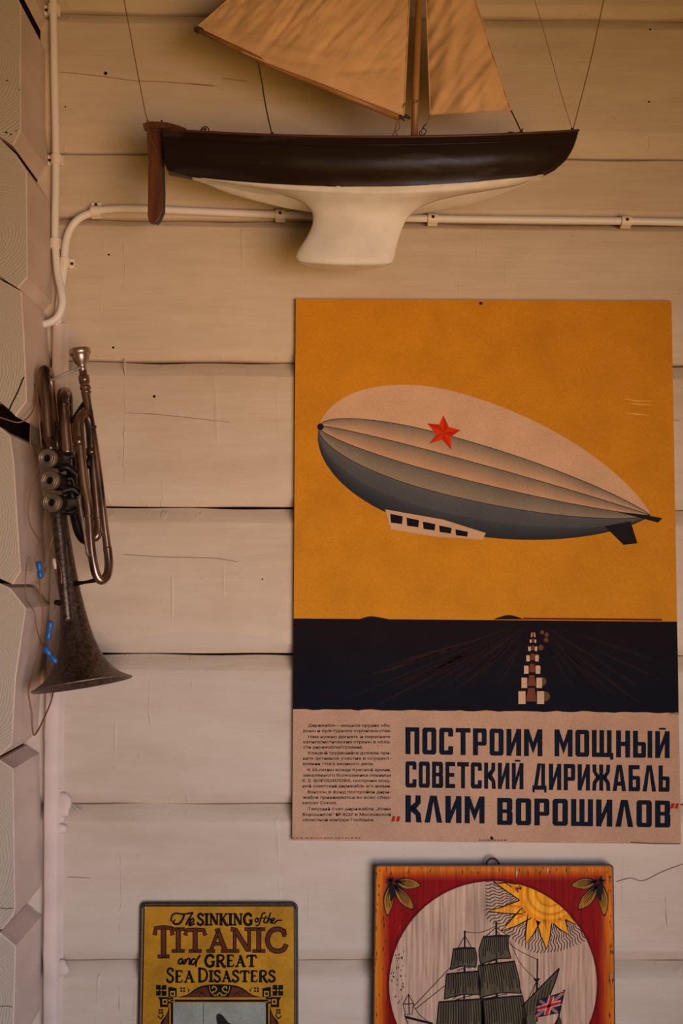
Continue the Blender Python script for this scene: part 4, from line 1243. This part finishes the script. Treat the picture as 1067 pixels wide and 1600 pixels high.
cord('cord_ring', [(313, 206, DC + .04), (316, 200, DC + .04), (322, 198, DC + .04), (326, 202, DC + .04), (325, 208, DC + .04), (319, 206, DC + .04), (322, 201, DC + .04), (314, 203, DC + .04)], .0010, M_DARKCORD)
for x, y, d in ((894, 205, DC), (815, 210, DC + .01), (425, 212, DC + .052), (320, 209, DC + .04), (614, 217, DC + .01), (660, 217, DC + .006)):
    ey = MB(); ey.lathe(W(x, y + 2, d), (0, 0, 1), [(0, .002), (.004, .0018), (.006, .0024), (.0075, 0)], 8)
    ey.build('eyelet', M_DARKCORD, boat)

# ------------------------------------------------------------------ trumpet
TD = 0.092
horn = thing('trumpet', W(125, 1068, TD), 'tarnished brass trumpet hanging bell down in the wall corner', 'trumpet')


def tb_(pts, rpx, n=16, mi=0, smooth=8, mb=None):
    P = cr(pts, smooth); k = 1.62 / 1700.0
    if isinstance(rpx, (list, tuple)):
        m = len(pts); rr = []
        for i in range(len(P)):
            f = i / (len(P) - 1) * (m - 1); a = min(int(f), m - 2); rr.append((rpx[a] * (1 - (f - a)) + rpx[a + 1] * (f - a)) * k)
    else: rr = rpx * k
    b_ = mb or MB(); b_.tube([W(*p) for p in P], rr, n, mi); return b_


PXM = 1.595 / 1700.0
lp = tb_([(129.5, 578, TD), (132, 600, TD), (138, 640, TD), (147, 690, TD), (155, 750, TD), (162, 810, TD), (168, 860, TD)], [5.5, 7, 6.4, 6.0, 6.0, 6.0, 6.2])
for (x, y, dx, dy, r, l) in ((131.5, 593, .15, 1, 8.4, 12), (133.3, 606, .15, 1, 8.6, 5), (134.5, 613, .15, 1, 8.0, 3), (144, 668, .18, 1, 7.2, 4)):
    ax = (W(x + dx * 10, y + dy * 10, TD) - W(x, y, TD)).normalized()
    lp.lathe(W(x, y, TD), ax, [(-l / 2 * PXM, r * .86 * PXM), (-l / 2 * PXM, r * PXM), (l / 2 * PXM, r * PXM), (l / 2 * PXM, r * .86 * PXM)], 20)
lp.build('lead_pipe', M_HORN, horn)
ts = tb_([(167.5, 855, TD), (170, 878, TD), (168, 897, TD + .003), (159, 907, TD + .009), (151, 899, TD + .013), (146, 880, TD + .015), (142, 853, TD + .016), (140, 820, TD + .016), (138, 800, TD + .016)], [6.8, 6.8, 6.8, 6.8, 6.8, 6.8, 6.8, 6.4, 6.4])
ts.build('tuning_slide', M_HORN, horn)
m2 = tb_([(139, 806, TD + .016), (136.5, 785, TD + .016), (131, 755, TD + .016), (126.5, 715, TD + .016), (122.5, 672, TD + .016), (124, 655, TD + .014), (130.5, 647, TD + .008), (138, 654, TD + .002), (141.5, 672, TD), (143, 700, TD), (147.5, 750, TD), (152, 800, TD), (154, 824, TD + .001), (150, 839, TD + .004), (141, 842, TD + .002)],
         [8, 8.2, 8.2, 8.2, 8.4, 8.6, 8.4, 8, 7.6, 7, 7, 7, 7, 6.8, 6.4])
for (x, y, dx, dy, r, l, dd) in ((122.6, 690, .1, 1, 9.4, 14, .016), (142.6, 706, .08, 1, 8, 12, 0), (137.2, 806, .15, 1, 9.0, 3, .016), (153, 812, .1, 1, 7.8, 3, 0)):
    ax = (W(x + dx * 10, y + dy * 10, TD + dd) - W(x, y, TD + dd)).normalized()
    m2.lathe(W(x, y, TD + dd), ax, [(-l / 2 * PXM, r * .86 * PXM), (-l / 2 * PXM, r * PXM), (l / 2 * PXM, r * PXM), (l / 2 * PXM, r * .86 * PXM)], 20)
m2.build('crook', M_HORN, horn)
s3 = tb_([(141, 842, TD), (132, 843, TD - .004), (124, 832, TD - .004), (119, 815, TD - .004), (114, 790, TD - .006), (110, 770, TD - .01)], 7.6)
s3.build('valve_slide', M_HORNDK, horn)
s4 = tb_([(105, 708, TD + .012), (102.5, 680, TD + .012), (100, 650, TD + .012), (98, 628, TD + .012), (98, 617, TD + .006), (101, 613, TD - .004), (105, 618, TD - .014), (106, 640, TD - .016), (110, 705, TD - .016)], [8.8, 8.8, 8.8, 8.8, 8.8, 8.6, 8, 8, 8])
for (x, y, r, l) in ((99, 633, 9.8, 3), (99.8, 645, 9.6, 3)):
    ax = (W(x + 1, y + 12, TD) - W(x, y, TD)).normalized(); s4.lathe(W(x, y, TD + .012), ax, [(-l / 2 * PXM, r * .9 * PXM), (-l / 2 * PXM, r * PXM), (l / 2 * PXM, r * PXM), (l / 2 * PXM, r * .9 * PXM)], 18)
s4.tube([W(104, 622, TD + .01), W(110, 618, TD + .01)], .0018, 8)
s4.build('valve_slide', M_HORN, horn)
# tube from the bell, bow at the top
bw = tb_([(77.5, 706, TD + .014), (75, 680, TD + .014), (71.5, 640, TD + .014), (68.5, 602, TD + .014), (68, 588, TD + .012), (70.5, 579.5, TD + .004), (76, 584, TD - .010), (80, 600, TD - .016), (84, 640, TD - .016), (91, 706, TD - .016)], [10, 10, 10, 10, 10, 9.6, 8, 6.6, 6, 6])
bw.build('bow', M_HORN, horn)
fb_ = MB(); ax = (W(78.5, 706, TD + .014) - W(76, 680, TD + .014)).normalized()
fb_.lathe(W(76.2, 684, TD + .014), ax, [(0, 8 * PXM), (0, 11 * PXM), (16 * PXM, 11.2 * PXM), (24 * PXM, 11.2 * PXM), (24 * PXM, 8 * PXM)], 24)
fb_.tube([W(86, 662, TD + .006), W(91, 663, TD + .006)], .003, 8)
fb_.tube([W(87, 664, TD + .006), W(89, 690, TD + .006), W(91, 708, TD + .006)], .0016, 8)
fb_.build('ferrule', M_HORN, horn)
# valves: three casings with screwed bottom caps turned to the viewer
for i, (x, y) in enumerate(((72.5, 716, ), (76.5, 750.5), (79.5, 785))):
    cp = W(x, y, TD + .062)
    bk = W(x + 50, y + 8, TD - .045)
    ax = (bk - cp).normalized()
    vc = MB()
    vc.lathe(cp, ax, [(.004, .0), (.004, .0118), (.020, .0120), (.024, .0132), (.030, .0132), (.034, .0122), (.070, .0122), (.074, .0132), (.080, .0132), (.104, .0122), (.108, 0)], 28)
    vo = vc.build('valve_casing', M_HORNDK, horn)
    ca = MB()
    ca.lathe(cp, ax, [(.009, .0128), (.009, .0137), (.003, .0137), (.0, .0132), (-.001, .0118), (.0002, .0104), (.0006, .0100), (-.0008, .0094), (-.0008, .0082), (.0016, .0076), (.0016, .0070), (-.0002, .0064), (.001, .0054), (.0055, .0052)], 30)
    co = ca.build('valve_cap', M_CAP, vo)
    ho = MB(); ho.lathe(cp, ax, [(.0045, .0053), (.0045, 0)], 16); ho.build('vent_hole', M_DARK, co)
kn = MB()
for pts, r in (([(84, 712, TD + .02), (98, 711, TD + .012), (112, 706, TD)], 5), ([(92, 733, TD + .02), (104, 730, TD + .02), (118, 740, TD + .012)], 6), ([(96, 768, TD + .02), (112, 764, TD + .014), (124, 772, TD + .008)], 6),
               ([(98, 792, TD + .018), (108, 800, TD + .012), (120, 796, TD + .006)], 5.5), ([(100, 750, TD + .026), (112, 748, TD + .024), (116, 760, TD + .02)], 4), ([(110, 715, TD + .004), (112, 750, TD), (113, 790, TD - .006)], 8)):
    tb_(pts, r, 12, mb=kn)
kn.build('valve_branches', M_HORNDK, horn)
# third tube beside the bell
t3 = tb_([(85, 790, TD + .014), (90, 810, TD + .018), (96, 870, TD + .022), (102, 930, TD + .026), (106, 968, TD + .026)], [9.8, 9.8, 9.3, 8.8, 8.4])
ax = (W(106, 968, TD) - W(102, 930, TD)).normalized()
t3.lathe(W(105.5, 964, TD + .026), ax, [(0, 9.4 * PXM), (6 * PXM, 9.4 * PXM), (7 * PXM, 7 * PXM)], 18)
t3.build('slide_tube', M_BELL, horn)
# bell, a flared lathe with a turned lip
rim = W(128.5, 1069, .100); up = W(92, 792, .068)
ax = (up - rim).normalized(); Lb = (up - rim).length
prof = [(-.0012, 76.5), (-.0020, 78.2), (-.0008, 79), (.0006, 78.0), (.004, 71.5), (.010, 60.5), (.020, 49), (.032, 41), (.046, 34), (.064, 28), (.084, 23.5), (.106, 20), (.135, 16.5), (.170, 14), (.215, 12), (Lb, 10.5)]
be = MB(); be.lathe(rim, ax, [(t, r * PXM) for t, r in [(t, r * (.968 if r > 55 else .985)) for t, r in prof]], 64)
inn = [(-.0012, 76.5), (.003, 70), (.010, 58), (.020, 47), (.032, 39), (.046, 32), (.064, 26), (.084, 21), (.12, 15), (.12, 0)]
be.lathe(rim, ax, [(t, r * PXM) for t, r in [(t, r * (.968 if r > 55 else .985)) for t, r in inn]], 64)
bo_ = be.build('bell', M_BELL, horn, recalc=True)
rb_ = MB(); N1 = ax.cross(Vector((0, 1, 0))).normalized(); N2 = ax.cross(N1)
rb_.tube([rim + (N1 * math.cos(t) + N2 * math.sin(t)) * 75.8 * PXM for t in [2 * math.pi * i / 72 for i in range(73)]], .0014, 8)
rb_.build('bell_rim', M_CAP, bo_)  # lip bead in lighter metal, its highlight put into the colour
# mouthpiece
mp_ = MB(); o = W(124, 545.5, TD); ax = (W(131, 592, TD) - o).normalized()
mp_.lathe(o, ax, [(r_[0] * PXM, r_[1] * PXM) for r_ in [(10, 2), (6, 9), (1.5, 13.5), (0, 14.5), (0, 16), (2, 17), (6, 17.2), (9, 16.2), (11, 13.8), (13, 13.6), (16, 12.8), (22, 10.5), (26, 7.4), (29, 6.4), (31, 6.8), (33, 6.2), (38, 5.6), (46, 5.4)]], 32)
mp_.build('mouthpiece', M_MOUTH, horn)['label'] = 'bright silver mouthpiece'
br = tb_([(118, 912, TD + .002), (132, 910, TD + .006), (148, 907, TD + .010)], [4.2, 2.4, 3.6], 10)
br.build('brace', M_HORNDK, horn); br = MB()
br.tube([W(112, 660, TD + .008), W(121, 645, TD + .004), W(131, 630, TD)], .0032, 8)
br.build('brace', M_HORNDK, horn); br = MB()
br.tube([W(141, 712, TD + .01), W(138, 724, TD + .012), W(141, 731, TD + .01)], .004, 8)
br.build('brace', M_HORNDK, horn)
st = MB(); st.tube([W(79, 595, TD + .016), W(102, 584, TD + .012), W(127, 573.5, TD + .004)], .0021, 8)
st.build('strap', M_STEEL, horn)['label'] = 'grey strap below the mouthpiece'
rod = tb_([(123, 777, TD + .03), (129, 815, TD + .03), (136, 860, TD + .028), (138, 868, TD + .022)], [2.2, 2.2, 2.4, 2.6], 10); rod.build('lever_rod', M_CAP, horn)
rod = tb_([(87.5, 886, TD + .024), (92, 915, TD + .024), (98, 945, TD + .024), (103, 969, TD + .02)], [2.6, 2.4, 2.2, 2.0], 10); ro2 = rod.build('lever_rod', M_CAP, horn)
tip = tb_([(84.5, 873, TD + .024), (86, 880, TD + .024), (88, 889, TD + .024)], [2.6, 4, 3.2], 10); tip.build('lever_tip', M_CLIP, ro2)
kb_ = tb_([(87, 941, TD + .016), (91, 942, TD + .018), (98, 944, TD + .014)], [4, 4.5, 3], 10); kb_.build('ring_stub', M_HORNDK, horn)


# ------------------------------------------------------------------ thin wires with blue crimps
def wire(label, runs, crimps, base):
    root = thing('copper_wire', base, label, 'wire', 'copper wires around the trumpet')
    m = MB()
    for pts, r in runs: m.tube([W(*p) for p in cr(pts, 8)], r, 8)
    m.build('strand', M_COPPER, root)
    for (x0, y0, x1, y1, d) in crimps:
        a, b_ = W(x0, y0, d), W(x1, y1, d); ax = (b_ - a).normalized(); L_ = (b_ - a).length
        c = MB(); c.lathe(a, ax, [(0, 0), (0, .0032), (L_ * .06, .0042), (L_ * .42, .0042), (L_ * .48, .0030), (L_ * .54, .0034), (L_ * .62, .0044), (L_ * .9, .0042), (L_, .0028), (L_, 0)], 16)
        c.build('crimp', M_BLUE, root)


E = 0.118
wire('copper wire looping left of the valves through the highest blue crimp', [
    ([(63, 722, E), (56, 745, E), (47, 775, E), (44, 800, E), (48, 822, E), (62, 845, E), (86, 871, E + .006), (95, 891, E + .022), (96, 912, E + .022)], .0009),
    ([(64, 765, .102), (68, 790, .102), (71, 800, .104), (69, 827, .108), (58, 856, E), (55, 876, E), (59, 888, E)], .0008),
    ([(83, 838, E), (76, 862, E), (68, 888, E)], .0008),
    ([(62.5, 903, E), (63, 930, E), (66.5, 950, E), (66, 980, E - .005), (60, 1020, E - .01), (50, 1055, E), (44.5, 1080, E + .01), (49, 1112, E + .006), (52, 1147, E), (60, 1140, E - .02), (72, 1115, E - .06), (80, 1095, E - .09), (84, 1078, E - .1045)], .0012)],
    [(60.5, 877, 63.5, 904, E)], W(62, 903, E))
wire('short copper wire tied to the trumpet side with the middle blue crimp', [([(90, 942, TD + .018), (84, 952, E), (79, 970, E)], .0009)], [(79.5, 970, 75, 1000, E)], W(77, 985, E))
wire('copper wire down the log side ending in the lowest blue crimp by the bell', [
    ([(45, 870, E), (40, 905, E), (41, 935, E), (53, 955, E), (57, 980, E), (62, 998, E + .01), (69, 1013, E + .024)], .0008)], [(69, 1011, 88.5, 1036, E + .024)], W(78, 1023, E))
wire('pinkish copper wire coming out of the dark gap left of the trumpet', [
    ([(-30, 648, .15), (0, 652.5, .146), (18, 658, .144), (30, 660, .142), (42, 654, .135), (52, 640, .125), (55, 620, .112), (54.5, 600, .100)], .0011),
    ([(56, 620, .11), (60, 650, .122), (64, 690, .118), (63, 722, .118)], .0010), ([(48, 660, .125), (47, 690, .125), (52, 706, .12), (62, 716, .12)], .0008)], [], W(30, 660, .142))
